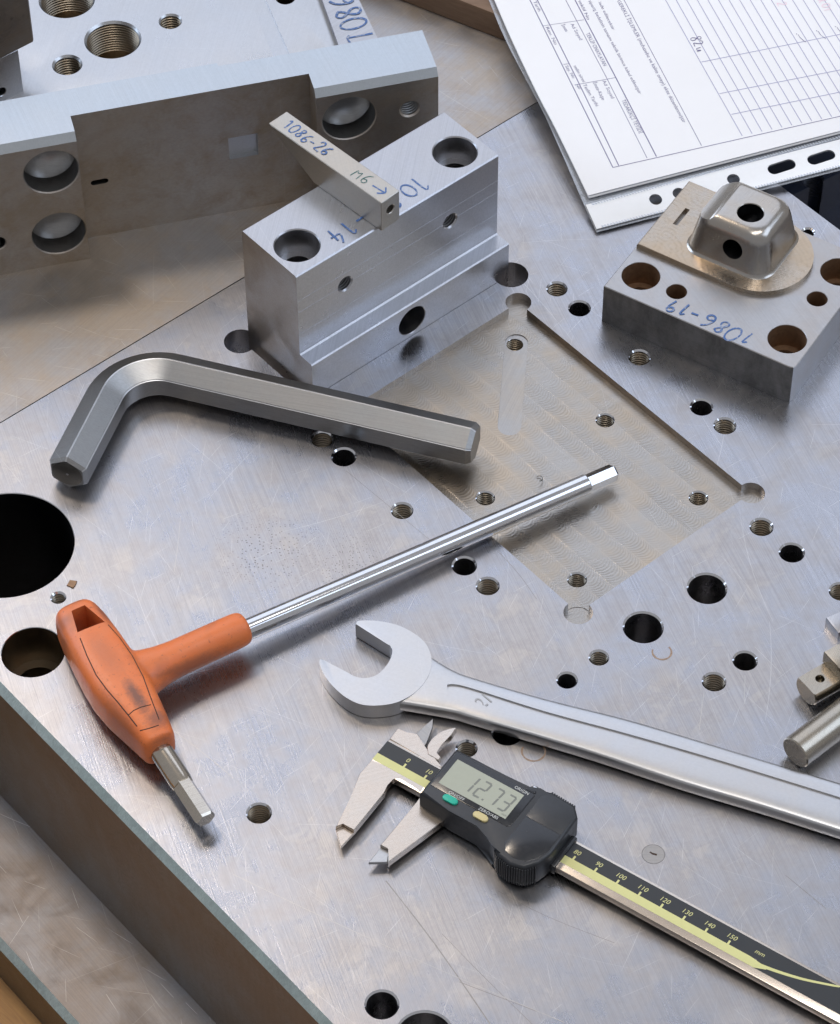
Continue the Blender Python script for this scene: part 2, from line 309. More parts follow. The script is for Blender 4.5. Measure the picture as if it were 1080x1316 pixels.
def lathe(bm, prof, seg=40, M=None):
    """profile (r,z) from end to end; closed at the ends when r = 0"""
    rings = []
    for r, z in prof:
        if r < 1e-6: rings.append([bm.verts.new((0, 0, z))])
        else: rings.append([bm.verts.new((r * cos(2 * pi * k / seg), r * sin(2 * pi * k / seg), z)) for k in range(seg)])
    for a, b in zip(rings, rings[1:]):
        for k in range(seg):
            k2 = (k + 1) % seg
            if len(a) == 1 and len(b) == 1: continue
            if len(a) == 1: bm.faces.new((a[0], b[k], b[k2]))
            elif len(b) == 1: bm.faces.new((a[k], b[0], a[k2]))
            else: bm.faces.new((a[k], b[k], b[k2], a[k2]))
    if M is not None:
        vs = [v for r in rings for v in r]; bmesh.ops.transform(bm, matrix=M, verts=vs)
    return bm
def sweep(bm, path, section, up=Vector((0, 0, 1)), caps=True, scales=None):
    """section [(side, up)] carried along path points"""
    path = [Vector(q) for q in path]; rings = []
    for i, q in enumerate(path):
        t = (path[min(i + 1, len(path) - 1)] - path[max(i - 1, 0)]).normalized()
        s = t.cross(up).normalized(); w = s.cross(t).normalized(); k = scales[i] if scales else 1
        rings.append([bm.verts.new(q + s * a * k + w * b * k) for a, b in section])
    n = len(section)
    for a, b in zip(rings, rings[1:]):
        for k in range(n): bm.faces.new((a[k], a[(k + 1) % n], b[(k + 1) % n], b[k]))
    if caps: bm.faces.new(rings[0][::-1]); bm.faces.new(rings[-1])
    return rings
def circ(r, n=24, ph=0.0): return [(r * cos(2 * pi * k / n + ph), r * sin(2 * pi * k / n + ph)) for k in range(n)]
def mat_z(x, y, z=0): return Matrix.Translation((x, y, z))
def mat_dir(loc, d):
    """z axis of the shape turned along d"""
    return Matrix.Translation(loc) @ Vector(d).to_track_quat('Z', 'Y').to_matrix().to_4x4()
def cut(o, groups):
    """carve cutter groups (bmesh in mm, object space) out of o"""
    for bm in groups:
        c = link('cutter', bm_mesh(bm), s_dark, smooth=False)
        md = o.modifiers.new('b', 'BOOLEAN'); md.operation = 'DIFFERENCE'; md.solver = 'EXACT'; md.object = c
        c.parent = o.parent
        dg = bpy.context.evaluated_depsgraph_get(); me = bpy.data.meshes.new_from_object(o.evaluated_get(dg))
        o.modifiers.clear(); old = o.data; o.data = me; bpy.data.meshes.remove(old); bpy.data.objects.remove(c)
    shade(o.data, 32); return o
def hole_prof(R, depth, cham=.8, thread=False, top=1.0, pitch=1.5, bore=None, bdepth=30):
    pr = [(0, top), (R, top), (R, 0)]; r = R
    if cham > 0: r = R - cham; pr.append((r, -cham))
    if thread:
        z = -cham - .2; pr.append((r, z)); k = 0
        while z > -depth * .55:
            pr += [(r, z - pitch * .30), (r + .80, z - pitch * .52), (r + .80, z - pitch * .60), (r, z - pitch)]; z -= pitch
    if bore: pr += [(r, -depth), (bore, -depth), (bore, -depth - bdepth), (0, -depth - bdepth)]
    else: pr += [(r, -depth), (0, -depth - r * .55)]
    return pr
def ribbon_strokes(strokes, w, z, f, th=.05):
    """pen strokes: each a list of (x,y) in text space, mapped by f to (x,y)"""
    bm = bmesh.new()
    lay = 0.0
    for st_ in strokes:
        pts = []
        for i in range(len(st_) - 1):            # round the corners a little
            a, b = Vector(st_[i]), Vector(st_[i + 1])
            for k in range(3): pts.append(a.lerp(b, k / 3))
        pts.append(Vector(st_[-1]))
        for _ in range(2): pts = [pts[0]] + [(pts[i - 1] + pts[i] * 2 + pts[i + 1]) / 4 for i in range(1, len(pts) - 1)] + [pts[-1]]
        q = [Vector(f(p.x, p.y)) for p in pts]; L, R = [], []
        for i, p in enumerate(q):
            t = (q[min(i + 1, len(q) - 1)] - q[max(i - 1, 0)]); t = t.normalized() if t.length > 1e-9 else Vector((1, 0))
            ww = w * (.48 + .08 * sin(i * .45 + p.x * .3)); nn = Vector((-t.y, t.x)) * ww
            lay += .0015; zz = (z(p.x, p.y) if callable(z) else z) + lay
            L.append(bm.verts.new((p.x + nn.x, p.y + nn.y, zz))); R.append(bm.verts.new((p.x - nn.x, p.y - nn.y, zz)))
        for i in range(len(q) - 1): bm.faces.new((L[i], R[i], R[i + 1], L[i + 1]))
    g = bm.faces[:]
    for fc in g:
        fc.normal_update()
        if fc.normal.z < 0: fc.normal_flip()
    for v in bm.verts: v.co *= MM
    me = bpy.data.meshes.new('m'); bm.to_mesh(me); bm.free(); return me
def ell(cx, cy, rx, ry, a0=90, a1=450, n=12): return [(cx + rx * cos(radians(a0 + (a1 - a0) * k / n)), cy + ry * sin(radians(a0 + (a1 - a0) * k / n))) for k in range(n + 1)]
HAND = {
 '0': [ell(.30, .5, .26, .48, 100, 470)],
 '1': [[(.08, .72), (.30, 1.0), (.26, 0)]],
 'T': [[(.30, 1.0), (.28, 0)], [(.02, .95), (.30, 1.0), (.42, .86)]],
 '2': [[(.05, .75), (.18, .98), (.45, .92), (.42, .6), (.05, .04), (.2, .06), (.55, .02)]],
 '4': [[(.36, 1.0), (.05, .42), (.55, .45)], [(.42, .75), (.36, 0)]],
 '6': [[(.48, .96), (.22, .8), (.06, .4), (.1, .08), (.36, .02), (.5, .26), (.36, .46), (.1, .34)]],
 '8': [[(.45, .82), (.28, .98), (.1, .82), (.2, .58), (.44, .36), (.42, .08), (.2, .02), (.06, .2), (.2, .48), (.42, .68), (.46, .84)]],
 '9': [[(.46, .72), (.3, .98), (.1, .86), (.08, .62), (.26, .52), (.46, .72), (.44, .4), (.34, 0)]],
 '-': [[(.06, .46), (.42, .5)]],
 'M': [[(.04, 0), (.12, .95), (.34, .4), (.56, .98), (.62, .02)]],
 'u': [[(.05, .5), (.08, .1), (.3, .1), (.36, .5), (.4, .05)]],
 'R': [[(.08, 0), (.1, 1), (.4, .9), (.38, .6), (.1, .5), (.45, 0)]],
}
def hand(text, size, adv=.68, slant=0.0):
    out, x = [], 0.0
    for ch in text:
        jy, js, jr = random.uniform(-.08, .08), random.uniform(.86, 1.08), random.uniform(-.12, .12)
        for s_ in HAND.get(ch, []): out.append([((x + a * js + (slant + jr) * b) * size, (b * js + jy) * size) for a, b in s_])
        x += {'1': .5, '-': .55, 'M': .85}.get(ch, adv)
    return out
def text_mesh(s, size, align='CENTER', ext=.0):
    cu = bpy.data.curves.new('t', 'FONT'); cu.body = s; cu.size = size; cu.align_x = align; cu.align_y = 'CENTER'; cu.extrude = ext; cu.resolution_u = 3
    o = bpy.data.objects.new('t', cu); me = bpy.data.meshes.new_from_object(o); bpy.data.objects.remove(o); bpy.data.curves.remove(cu); return me
def text(name, s, size, x, y, z, deg, mat, parent=None, align='CENTER', ext=0.0, sx=1.0, shear=0.0):
    me = text_mesh(s, size, align, ext)
    M = Matrix.Translation((x, y, z)) @ Matrix.Rotation(radians(deg), 4, 'Z') @ Matrix(((sx, shear, 0, 0), (0, 1, 0, 0), (0, 0, 1, 0), (0, 0, 0, 1)))
    me.transform(Matrix.Scale(MM, 4) @ M); return link(name, me, mat, parent, smooth=False)

# ================================================================== THE SETTING
A_, N_ = Vector((cos(BR), sin(BR))), Vector((sin(BR), -cos(BR)))      # plate directions: up-right, down-right
CORN = Vector((-250.5, -3.4))                                          # left corner of the marked-out plate
TH = 90.0
def pl(a, b): return CORN + A_ * a + N_ * b

# wooden bench far below
bm = bmesh.new(); box(bm, -700, 700, -600, 700, -150, -120)
tag(link('workbench', bm_mesh(bm), wood_m), None, None, kind='structure')

# lower plate, a wide steel slab that carries the rest
e0, e1 = P(0, 1217, -TH), P(97, 1316, -TH)
bl = (e0.xy - CORN).dot(A_)
bm = bmesh.new(); pts = [pl(bl, -600), pl(900, -600), pl(900, 700), pl(bl, 700)]
prism(bm, pts, -120, -TH)
top = [f for f in bm.faces if f.calc_center_median().z > -TH - .1][0]
bmesh.ops.bevel(bm, geom=[e for e in top.edges], offset=3.0, segments=1, affect='EDGES')
lp = link('lower_plate', bm_mesh(bm), [s_lower, s_teal, s_dark])
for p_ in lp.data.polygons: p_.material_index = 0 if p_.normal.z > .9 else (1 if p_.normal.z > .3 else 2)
tag(lp, 'wide scratched steel slab lying under the drilled plate, its ledge showing at lower left', 'steel plate')

# the drilled plate
PW, PB = 452.0, 520.0
bm = bmesh.new(); prism(bm, [pl(0, 0), pl(PW, 0), pl(PW, PB), pl(0, PB)], -TH + .02, 0)
top = [f for f in bm.faces if f.calc_center_median().z > -.1][0]
left = [e for e in top.edges if abs(((e.verts[0].co + e.verts[1].co) / 2).xy.dot(A_) - CORN.dot(A_)) < 5]
bmesh.ops.bevel(bm, geom=left, offset=3.0, segments=1, affect='EDGES')
plate = link('drilled_plate', bm_mesh(bm), [s_plate, s_pocket, s_side, s_teal, s_bore, s_chrome, s_bore_shade, steel('track_steel', base=(.40, .385, .37), warm=(.46, .40, .33), wamt=.6, rough=.36, brush=1.2, brush_amt=.2, scratch=0, seed=45)])
tag(plate, 'large drilled steel plate with a rectangular milled pocket that carries the tools', 'steel plate')
# pocket and block slot
pc = [P(667, 388).xy, P(967, 635).xy, P(742, 786).xy]
pa1 = (pc[0] - CORN).dot(A_); pb0 = (pc[0] - CORN).dot(N_); pb1 = (pc[1] - CORN).dot(N_); pa0 = (pc[2] - CORN).dot(A_)
pa1 = (pa1 + (pc[1] - CORN).dot(A_)) / 2; pb1 = (pb1 + (pc[2] - CORN).dot(N_)) / 2
PD = 4.0
g1 = bmesh.new(); prism(g1, [pl(pa0, pb0), pl(pa1, pb0), pl(pa1, pb1), pl(pa0, pb1)], -PD, 2)
# block seat
LZ = 20.7
bf = [P(398.6, 467.6, LZ).xy, P(656.7, 314.6, LZ).xy]
fb = sum((q - CORN).dot(N_) for q in bf) / 2; fa0 = (bf[0] - CORN).dot(A_); fa1 = (bf[1] - CORN).dot(A_)
TZ = 69.4
tb = [(P(*q, TZ).xy - CORN).dot(N_) for q in ((308.8, 295.5), (377.1, 357.1), (642.3, 199.1), (573, 143))]
blk_back = (tb[0] + tb[3]) / 2; blk_front = (tb[1] + tb[2]) / 2
sl = (P(345, 468).xy - CORN).dot(A_)
g2 = bmesh.new(); prism(g2, [pl(sl, blk_back - 1.2), pl(fa1 + 1.0, blk_back - 1.2), pl(fa1 + 1.0, fb + .12), pl(sl, fb + .12)], -9, 2)
# relief holes at the corners
g3 = bmesh.new()
def at_hole(g, px, py, prof, z=0.0, seg=40):
    q = P(px, py, z); lathe(g, prof, seg, mat_z(q.x, q.y, z))
for (x, y, R, d) in ((309, 438.5, 7.4, 12), (657, 353, 8.0, 12)): at_hole(g3, x, y, hole_prof(R, d, 0, bore=R * .6, bdepth=1))
g4 = bmesh.new()
for q, R in ((pl(pa1, pb0), 5.9), (pl(pa1, pb1), 5.9), (pl(pa0, pb1), 6.2), (pl(pa0, pb0), 5.9)):
    lathe(g4, [(0, 1), (R, 1), (R, -PD - .25), (0, -PD - .25)], 40, mat_z(q.x, q.y))
# shallow end-mill track in the pocket floor
g5 = bmesh.new(); a_, b_ = P(664, 440, -PD).xy, P(655, 548, -PD).xy; dr = (b_ - a_).normalized(); nr = Vector((-dr.y, dr.x)); R = 5.2
trk = [a_ + nr * R * sin(t) - dr * R * cos(t) for t in [pi / 2 - pi * k / 10 for k in range(11)]] + [b_ + nr * R * sin(t) + dr * R * cos(t) for t in [-pi / 2 + pi * k / 10 for k in range(11)]]
prism(g5, trk, -PD - .45, -PD + 1)
# drilled and tapped holes
g6 = bmesh.new()
PLAIN = [(745, 396, 5.2), (902, 523, 5.2), (1018, 710, 5.6), (909, 756, 8.6), (827, 806, 8.6), (958, 849, 5.3), (729, 874, 4.5), (597, 727, 5.4), (442, 587, 5.6), (491, 1291, 6.7), (652, 942, 6.4), (1039, 298, 3.2), (546, 1332, 11.5)]
TAP = [(716, 371, 4.9), (822, 459, 5.0), (932, 547, 5.1), (979, 677, 5.2), (918, 876, 5.1), (770, 845, 4.3), (627, 753, 5.1), (517, 656, 4.9), (414, 564, 5.0), (333, 1045, 5.2), (75, 768, 3.4), (600, 962, 4.5), (1081, 760, 5.1)]
TAPP = [(662, 442), (778, 540), (898, 640), (742, 745), (624, 640)]
for x, y, R in PLAIN: at_hole(g6, x, y, hole_prof(R, 48, .75))
for x, y, R in TAP: at_hole(g6, x, y, hole_prof(R, 26, .75, True))
for x, y in TAPP: at_hole(g6, x, y, hole_prof(4.25, 24, .6, True, pitch=1.25), -PD)
at_hole(g6, 42.5, 838, hole_prof(13.3, 22, .25, bore=9, bdepth=30), seg=64)
at_hole(g6, 8, 700, hole_prof(29.2, 86, .3), seg=96)
q = P(840, 1098); lathe(g6, [(0, 1), (4.6, 1), (4.6, -3), (0, -3)], 40, mat_z(q.x, q.y))
cut(plate, [g1, g2, g3, g4, g5, g6])
bores = [(P(x, y).xy, R) for x, y, R in TAP] + [(P(x, y, -PD).xy, 4.3) for x, y in TAPP] 
for p_ in plate.data.polygons:
    z = p_.center.z * 1000
    if p_.normal.z > .9: p_.material_index = 1 if -6 < z < -3 else 0
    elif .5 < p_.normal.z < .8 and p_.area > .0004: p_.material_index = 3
    elif z < -30 and abs(p_.normal.z) < .1 and p_.area > .01: p_.material_index = 2
    else: p_.material_index = 0
    if .4 < p_.normal.z < .85 and p_.area < .00001 and (-.9 < z < 0 or -PD - .9 < z < -PD): p_.material_index = 5
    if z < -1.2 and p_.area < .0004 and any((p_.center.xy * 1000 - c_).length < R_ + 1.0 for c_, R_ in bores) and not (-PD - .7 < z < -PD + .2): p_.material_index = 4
    if z < -.6 and (p_.center.xy * 1000 - P(8, 700).xy).length < 30.5: p_.material_index = 6  # big bore: inner darkness painted onto its walls
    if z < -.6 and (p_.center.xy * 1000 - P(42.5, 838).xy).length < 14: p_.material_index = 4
    if -PD + .3 < z < -.3 and p_.normal.xy.dot(A_) < -.9 and p_.area > .0001: p_.material_index = 2
    if -PD - .5 < z < -PD - .4 and p_.normal.z > .9: p_.material_index = 7
# flush plug beside the caliper
bm = bmesh.new(); lathe(bm, [(0, -3), (4.52, -3), (4.52, -.05), (4.45, .03), (0, .03)], 40, mat_z(q.x, q.y)); 
plug = link('plug', bm_mesh(bm), steel('plug_steel', base=(0.331, 0.324, 0.317), warm=(0.324, 0.288, 0.259), rough=.42, scratch=.1, seed=30), plate)
bm = bmesh.new(); prism(bm, [q.xy + Vector(v) for v in ((-1.6, .9), (-1.0, 1.3), (-.4, .7), (1.5, .1), (1.3, -.7), (-.3, -.2))], .02, .06)
link('nick', bm_mesh(bm), groove_dark, plug)

# long single scratches
s_scr_d = steel('dark_scratch', base=(.29, .28, .27), warm=(.29, .26, .24), rough=.5, scratch=0, seed=41); s_scr_l = steel('light_scratch', base=(.50, .48, .46), warm=(.54, .48, .41), rough=.38, scratch=0, seed=42)
for pts, w_, m_ in (([(496, 1132), (560, 1213), (634, 1322)], .5, s_scr_d), ([(568, 1200), (622, 1256), (690, 1322)], .25, s_scr_d), ([(640, 1145), (700, 1178), (790, 1212)], .22, s_scr_d), ([(300, 1124), (400, 1172), (560, 1245), (725, 1314)], .2, s_scr_l), ([(590, 1262), (690, 1300)], .3, s_scr_d),
                    ([(905, 890), (899, 938)], .3, s_scr_l), ([(225, 940), (262, 968), (300, 1000)], .2, s_scr_l), ([(232, 665), (229, 700), (224, 735)], .2, s_scr_l), ([(640, 708), (668, 738), (690, 770)], .22, s_scr_d), ([(445, 605), (560, 700)], .2, s_scr_d), ([(958, 868), (957, 905)], .25, s_scr_l), ([(1010, 1125), (1062, 1168)], .3, s_scr_d)):
    k_ = [Vector(q) for q in pts]; me_ = ribbon_strokes([[(P(*q).x, P(*q).y) for q in k_]], w_, .012, lambda x, y: (x, y)); link('scratch', me_, m_, plate, smooth=False)

# back plate that butts against it
bm = bmesh.new(); box(bm, 0, 900, 1.0, 420, -TH + .02, -.6)
M = Matrix.Translation((CORN.x - A_.x * 260, CORN.y - A_.y * 260, 0)) @ Matrix.Rotation(BR, 4, 'Z'); bmesh.ops.transform(bm, matrix=M, verts=bm.verts)
# ends where the drilled plate ends on the right
bp_ = link('back_plate', bm_mesh(bm), s_back); tag(bp_, 'plain scratched steel plate butting the far edge of the drilled plate', 'steel plate')
g = bmesh.new(); prism(g, [pl(PW + 20, -500), pl(PW + 700, -500), pl(PW + 700, 60), pl(PW + 20, 60)], -TH - 5, 5); cut(bp_, [g])

# ================================================================== THE THINGS
# ---- notched bar standing at the back
f0 = P(0, 192, 76).xy; f1 = P(563.6, 91.3, 76).xy
FA = math.degrees(atan2(f1.y - f0.y, f1.x - f0.x)); FR = Frame(f1, FA)   # u along bar (negative to the left), v to the back
bar = empty('notched_bar', (f1.x, f1.y, -.6), FA, 'long steel bar with a wide notch and big bored holes at the back', 'steel bar')
BH = 76.6; BT = 31.0
n0 = FR.px(97, 172, 76)[0]; n1 = FR.px(406, 120, 76)[0]; ND = 13.4
bm = bmesh.new()
ch = 3.2
prism(bm, [(-330, 0), (n0, 0), (n0, ND), (n1, ND), (n1, 0), (0, 0), (0, BT), (-330, BT)], 0, BH)
fe = [e for e in bm.edges if all(abs(v.co.z - BH) < .01 for v in e.verts) and all(abs(v.co.y) < .01 for v in e.verts)]
bmesh.ops.bevel(bm, geom=fe, offset=ch, segments=1, affect='EDGES')
body = link('body', bm_mesh(bm), [s_bar, s_bartop, s_bright, s_key, s_dark], bar)
g = bmesh.new(); gb = bmesh.new()
def face_hole(g, px, py, v, prof, FR_, yoff=0):
    """a bore in a face at local v, looking along +v"""
    # find the height at which the line of sight meets the face
    lo, hi = -5.0, 120.0
    for _ in range(50):
        m_ = (lo + hi) / 2
        if FR_.px(px, py, m_)[1] > v: lo = m_
        else: hi = m_
    u = FR_.px(px, py, m_)[0]; lathe(g, prof, 44, Matrix.Translation((u, v, m_ + .6)) @ Matrix.Rotation(radians(90), 4, 'X')); return u, m_
cone = lambda R: [(0, 1), (R, 1), (R, 0), (R - .5, -.5), (R - .5, -10), (R * .80, -13), (R * .45, -15.2), (0, -16)]
for px, py, R in ((66, 221, 12.9), (76, 300, 12.9), (449, 152, 12.9)): face_hole(g, px, py, 0, cone(R), FR)
face_hole(g, 527, 140, 0, hole_prof(4.9, 16, .8, True), FR)
face_hole(g, -3, 313, 0, hole_prof(4.2, 16, .5), FR)
u_, z_ = face_hole(bmesh.new(), 128, 233.5, ND, cone(2), FR)
s_ = bmesh.new(); stp = [(u_ + 2.6 + 1.5 * cos(t), 1.5 * sin(t)) for t in [-pi / 2 + pi * k / 8 for k in range(9)]] + [(u_ - 2.6 + 1.5 * cos(t), 1.5 * sin(t)) for t in [pi / 2 + pi * k / 8 for k in range(9)]]
prism(s_, stp, -8, 2); bmesh.ops.transform(s_, matrix=Matrix.Translation((0, ND, z_ + .6)) @ Matrix.Rotation(radians(90), 4, 'X'), verts=s_.verts)
u2, z2 = face_hole(bmesh.new(), 313, 188, ND, cone(2), FR)
s2 = bmesh.new(); box(s2, u2 - 6.8, u2 + 6.8, ND - 1, ND + 2.6, z2 - 6.0, z2 + 7.2)
cut(body, [g, s_, s2])
# step along the rear of the top face
u3 = FR.px(281, 86, 76)[0]
g = bmesh.new(); box(g, u3, 5, BT - 2.2, BT + 5, BH - 3, BH + 5); cut(body, [g])
for p_ in body.data.polygons: p_.material_index = 1 if p_.normal.z > .3 and p_.center.z * 1000 > BH - 5 else (2 if ND + .5 < p_.center.y * 1000 < ND + 3 and abs(p_.center.x * 1000 - u2) < 7.5 else (4 if ND + .5 < p_.center.y * 1000 and abs(p_.center.x * 1000 - u_) < 4.4 and p_.area < .0001 else (3 if .6 < p_.center.y * 1000 < 17 and p_.area < .0003 and not n0 - .5 < p_.center.x * 1000 < n1 + .5 else 0)))

# ---- holed plate behind the bar
HZ = 34.0
hp = empty('holed_block', (*P(300, 60, HZ).xy, -.6), 0, 'flat steel block with large threaded holes and stepped right edge behind the notched bar', 'steel block')
ho = P(300, 60, HZ).xy
def hl(x, y, z=HZ): q = P(x, y, z); return (q.x - ho.x, q.y - ho.y)
bm = bmesh.new(); prism(bm, [hl(-60, 158), hl(-60, -150), hl(330, -150), hl(330 + 74, -6), hl(430, 66), hl(440, 88)], 0, HZ + .6, .6, 2)
hb = link('body', bm_mesh(bm), [s_bright, s_bore], hp)
g = bmesh.new()
def hh(x, y, prof): u, v = hl(x, y); lathe(g, prof, 44, mat_z(u, v, HZ + .6))
hh(145, 50.5, hole_prof(13.6, 30, 1.1, True)); hh(86, -1, hole_prof(13.6, 30, 1.1, True)); hh(86.5, 83, hole_prof(7.2, 28, 1.0, True)); hh(219, 27, hole_prof(5.6, 28, .8, True)); hh(367, -3, hole_prof(4.8, 28, .6))
cut(hb, [g])
g = bmesh.new(); prism(g, [hl(318, -10), hl(338, -10), hl(390, 110), hl(366, 110)], HZ - .6, HZ + 5); cut(hb, [g])
for p_ in hb.data.polygons: p_.material_index = 1 if p_.normal.z < .9 and p_.center.z * 1000 < HZ - 1 and p_.area < .0004 and -180 < p_.center.x * 1000 else 0
bm = bmesh.new(); prism(bm, [hl(392, -6, 22), hl(326, -150, 22), hl(386, -150, 22), hl(459, -6, 22), hl(486, 50, 22), hl(497, 74, 22), hl(436, 80, 22)], 0, 22.6, .5, 1)
sh = link('shoulder', bm_mesh(bm), s_block, hp)
# round bead along the step
bm = bmesh.new(); a_ = Vector((*hl(393, -30, 27), 22)); b_ = Vector((*hl(436, 90, 27), 22)); sweep(bm, [a_, b_], circ(5.2, 20)); link('step_radius', bm_mesh(bm), s_bright, hp)
tp, tu = Vector(hl(471, 50, 22.7)), (Vector(hl(437, -17, 22.7)) - Vector(hl(471, 50, 22.7))).normalized()
tv = Vector((tu.y, -tu.x))
link('marker_writing', ribbon_strokes(hand('T086-21', 14.5, .64), 1.2, 22.75, lambda x, y: tp + tu * x - tv * (y - 4) * 1.0), blue_ink, hp)

# ---- dark block and its support in the far left corner
cb = P(45, 52, 60).xy; cw = [P(0, 75, 60).xy, P(45, 52, 60).xy]; ca = math.degrees(atan2(cw[1].y - cw[0].y, cw[1].x - cw[0].x))
blk = empty('dark_block', (cb.x, cb.y, 60), ca, 'dark pitted steel block at the top left corner of the picture', 'steel block')
bm = bmesh.new(); prism(bm, [(-80, 0), (-1.2, 0), (0, 1.2), (0, 45), (-80, 45)], 0, 46, .8, 2); link('body', bm_mesh(bm), steel('pitted_dark_steel', base=(0.245, 0.223, 0.202), warm=(0.216, 0.173, 0.137), wamt=.6, rough=.42, scratch=.1, stain=.3, seed=31, pits=[(-25, 0, 60, .16)]), blk)
sb = P(30, 117, HZ).xy; sw_ = [P(5, 124, HZ).xy, P(30, 112, HZ).xy]; sa = math.degrees(atan2(sw_[1].y - sw_[0].y, sw_[1].x - sw_[0].x))
sup = empty('support_block', (sb.x, sb.y, HZ), sa, 'grey steel block with a small hole under the dark block, top left', 'steel block')
bm = bmesh.new(); prism(bm, [(-70, 0), (0, 0), (0, 30), (-70, 30)], 0, 25.9, .5, 1); so = link('body', bm_mesh(bm), s_block, sup)
SF = Frame(sb, sa); g = bmesh.new(); lathe(g, hole_prof(2.6, 12, .3), 32, Matrix.Translation((-11.2, 0, 5.6)) @ Matrix.Rotation(radians(90), 4, 'X')); cut(so, [g])

# ---- stepped block in its seat
bl_o = pl(fa0, fb); sbk = empty('stepped_block', (bl_o.x, bl_o.y, -9), 40.3, 'stepped steel block with two counterbored holes standing in the plate slot', 'steel block')
BL = fa1 - fa0; off = lambda b: fb - b           # local v grows to the back
ua = [(P(*q, TZ).xy - CORN).dot(A_) - fa0 for q in ((377.1, 357.1), (642.3, 199.1), (308.8, 295.5))]
v1 = off(blk_front); v2 = off(blk_back)
bm = bmesh.new(); prism(bm, [(0, 0), (LZ + 9 - .0, 0)], 0, 1) if False else None
prof = [(0, 0), (0, LZ + 9 - .6), (.6, LZ + 9), (v1 - .7, LZ + 9), (v1, LZ + 9.7), (v1, TZ + 9 - .6), (v1 + .6, TZ + 9), (v2 - .6, TZ + 9), (v2, TZ + 9 - .6), (v2, 0)]
lo = [bm.verts.new((0, a, b)) for a, b in prof]; hi = [bm.verts.new((BL, a, b)) for a, b in prof]
bm.faces.new(lo); bm.faces.new(hi[::-1])
for i in range(len(prof)): j = (i + 1) % len(prof); bm.faces.new((lo[i], hi[i], hi[j], lo[j]))
so = link('body', bm_mesh(bm), [s_block, steel('block_end_steel', base=(0.346, 0.317, 0.295), warm=(0.317, 0.266, 0.223), wamt=.6, rough=.34, scratch=.1, seed=33, stain=.2)], sbk, angle=20)
BF = Frame(bl_o, 40.3)
g = bmesh.new()
for x, y in ((382, 315), (585, 195)):
    q = BF.px(x, y, TZ); lathe(g, hole_prof(10.3, 13, .5, bore=6.4, bdepth=40), 48, mat_z(q.x, q.y, TZ + 9))
def bhole(px, py, v, prof):
    lo_, hi_ = -5.0, 120.0
    for _ in range(50):
        m_ = (lo_ + hi_) / 2
        if BF.px(px, py, m_)[1] > v: lo_ = m_
        else: hi_ = m_
    lathe(g, prof, 40, Matrix.Translation((BF.px(px, py, m_)[0], v, m_ + 9)) @ Matrix.Rotation(radians(90), 4, 'X'))
bhole(444, 365, v1, hole_prof(4.3, 20, .7, True, pitch=1.25)); bhole(579, 284, v1, hole_prof(4.3, 20, .7, True, pitch=1.25)); bhole(530, 412, 0, hole_prof(7.9, 30, .3))
cut(so, [g])
# hairline tool steps on the front face
for dz in (15.5, 22.5, 36.0):
    g = bmesh.new(); box(g, -2, BL + 2, v1 - 2, v1 + .10, TZ + 9 - dz, TZ + 9 - dz + .35); cut(so, [g])
for p_ in so.data.polygons: p_.material_index = 1 if p_.normal.x < -.9 and p_.area > .0008 else 0
e_ = BF.px(545, 232, TZ); 
link('marker_writing', ribbon_strokes(hand('1086-14', 12.5, .78), .95, TZ + 9.06, lambda x, y: (e_.x + 0 - x * .98, e_.y + 3.5 - y * .82)), blue_ink, sbk)

# ---- slim tapered bar on the stepped block
TZ2 = TZ + 17.0
q0, q1, q2, q3 = P(345, 157, TZ2).xy, P(369, 143.5, TZ2).xy, P(515, 245, TZ2).xy, P(490, 261, TZ2).xy
tdir = ((q3 - q0).normalized() + (q2 - q1).normalized()).normalized(); ta = math.degrees(atan2(tdir.y, tdir.x)); TF_ = Frame(q3, ta)
tbz = empty('tapered_bar', (q3.x, q3.y, TZ), ta, 'slim steel bar marked 1086-26 with one slanted end, lying across the stepped block', 'steel bar')
tl = (TF_.px(345, 157, TZ2)[0] + TF_.px(369, 143.5, TZ2)[0]) / 2; tw = (TF_.px(515, 245, TZ2)[1] + TF_.px(369, 143.5, TZ2)[1]) / 2
bm = bmesh.new(); sd = [(0, .02), (0, 17), (tl, 17), (tl * .60, .02)]
tl2 = tl
lo = [bm.verts.new((a, 0, b)) for a, b in sd]; hi = [bm.verts.new((a, tw, b)) for a, b in sd]
bm.faces.new(lo); bm.faces.new(hi[::-1])
for i in range(4): j = (i + 1) % 4; bm.faces.new((lo[i], hi[i], hi[j], lo[j]))
bmesh.ops.bevel(bm, geom=list(bm.edges), offset=.3, segments=1, affect='EDGES')
to = link('body', bm_mesh(bm), s_small, tbz)
g = bmesh.new(); lathe(g, hole_prof(2.6, 14, .4, True, pitch=1.0), 32, Matrix.Translation((0, tw * .5, 9.6)) @ Matrix.Rotation(radians(90), 4, 'Y')); cut(to, [g])
link('marker_writing', ribbon_strokes(hand('1086-26', 6.4, .66), .7, 17.05, lambda x, y: (tl + 5.5 + x, tw * .5 - 3.0 + y)), blue_ink, tbz)
m0 = TF_.px(462, 228, TZ2)
link('marker_writing', ribbon_strokes(hand('M6', 6.0, .7), .58, 17.05, lambda x, y: (m0.x - 4 + x, tw * .5 - 3.0 + y)), green_ink, tbz)
link('marker_arrow', ribbon_strokes([[(-10.5, 5), (-3.0, 5.6)], [(-5.6, 8.2), (-2.6, 5.6), (-5.8, 3.0)]], .9, 17.05, lambda x, y: (x, y * tw / 11)), blue_ink, tbz)

# ---- big hex key
HR = 17.0 / 2 / cos(pi / 6)
hz = 2 * HR
ridge = [P(*q, hz) for q in ((84, 590), (124, 514), (611.7, 551.7), (250, 468.7))]
d1 = (ridge[1] - ridge[0]).normalized(); d2 = (ridge[2] - ridge[3]).normalized()
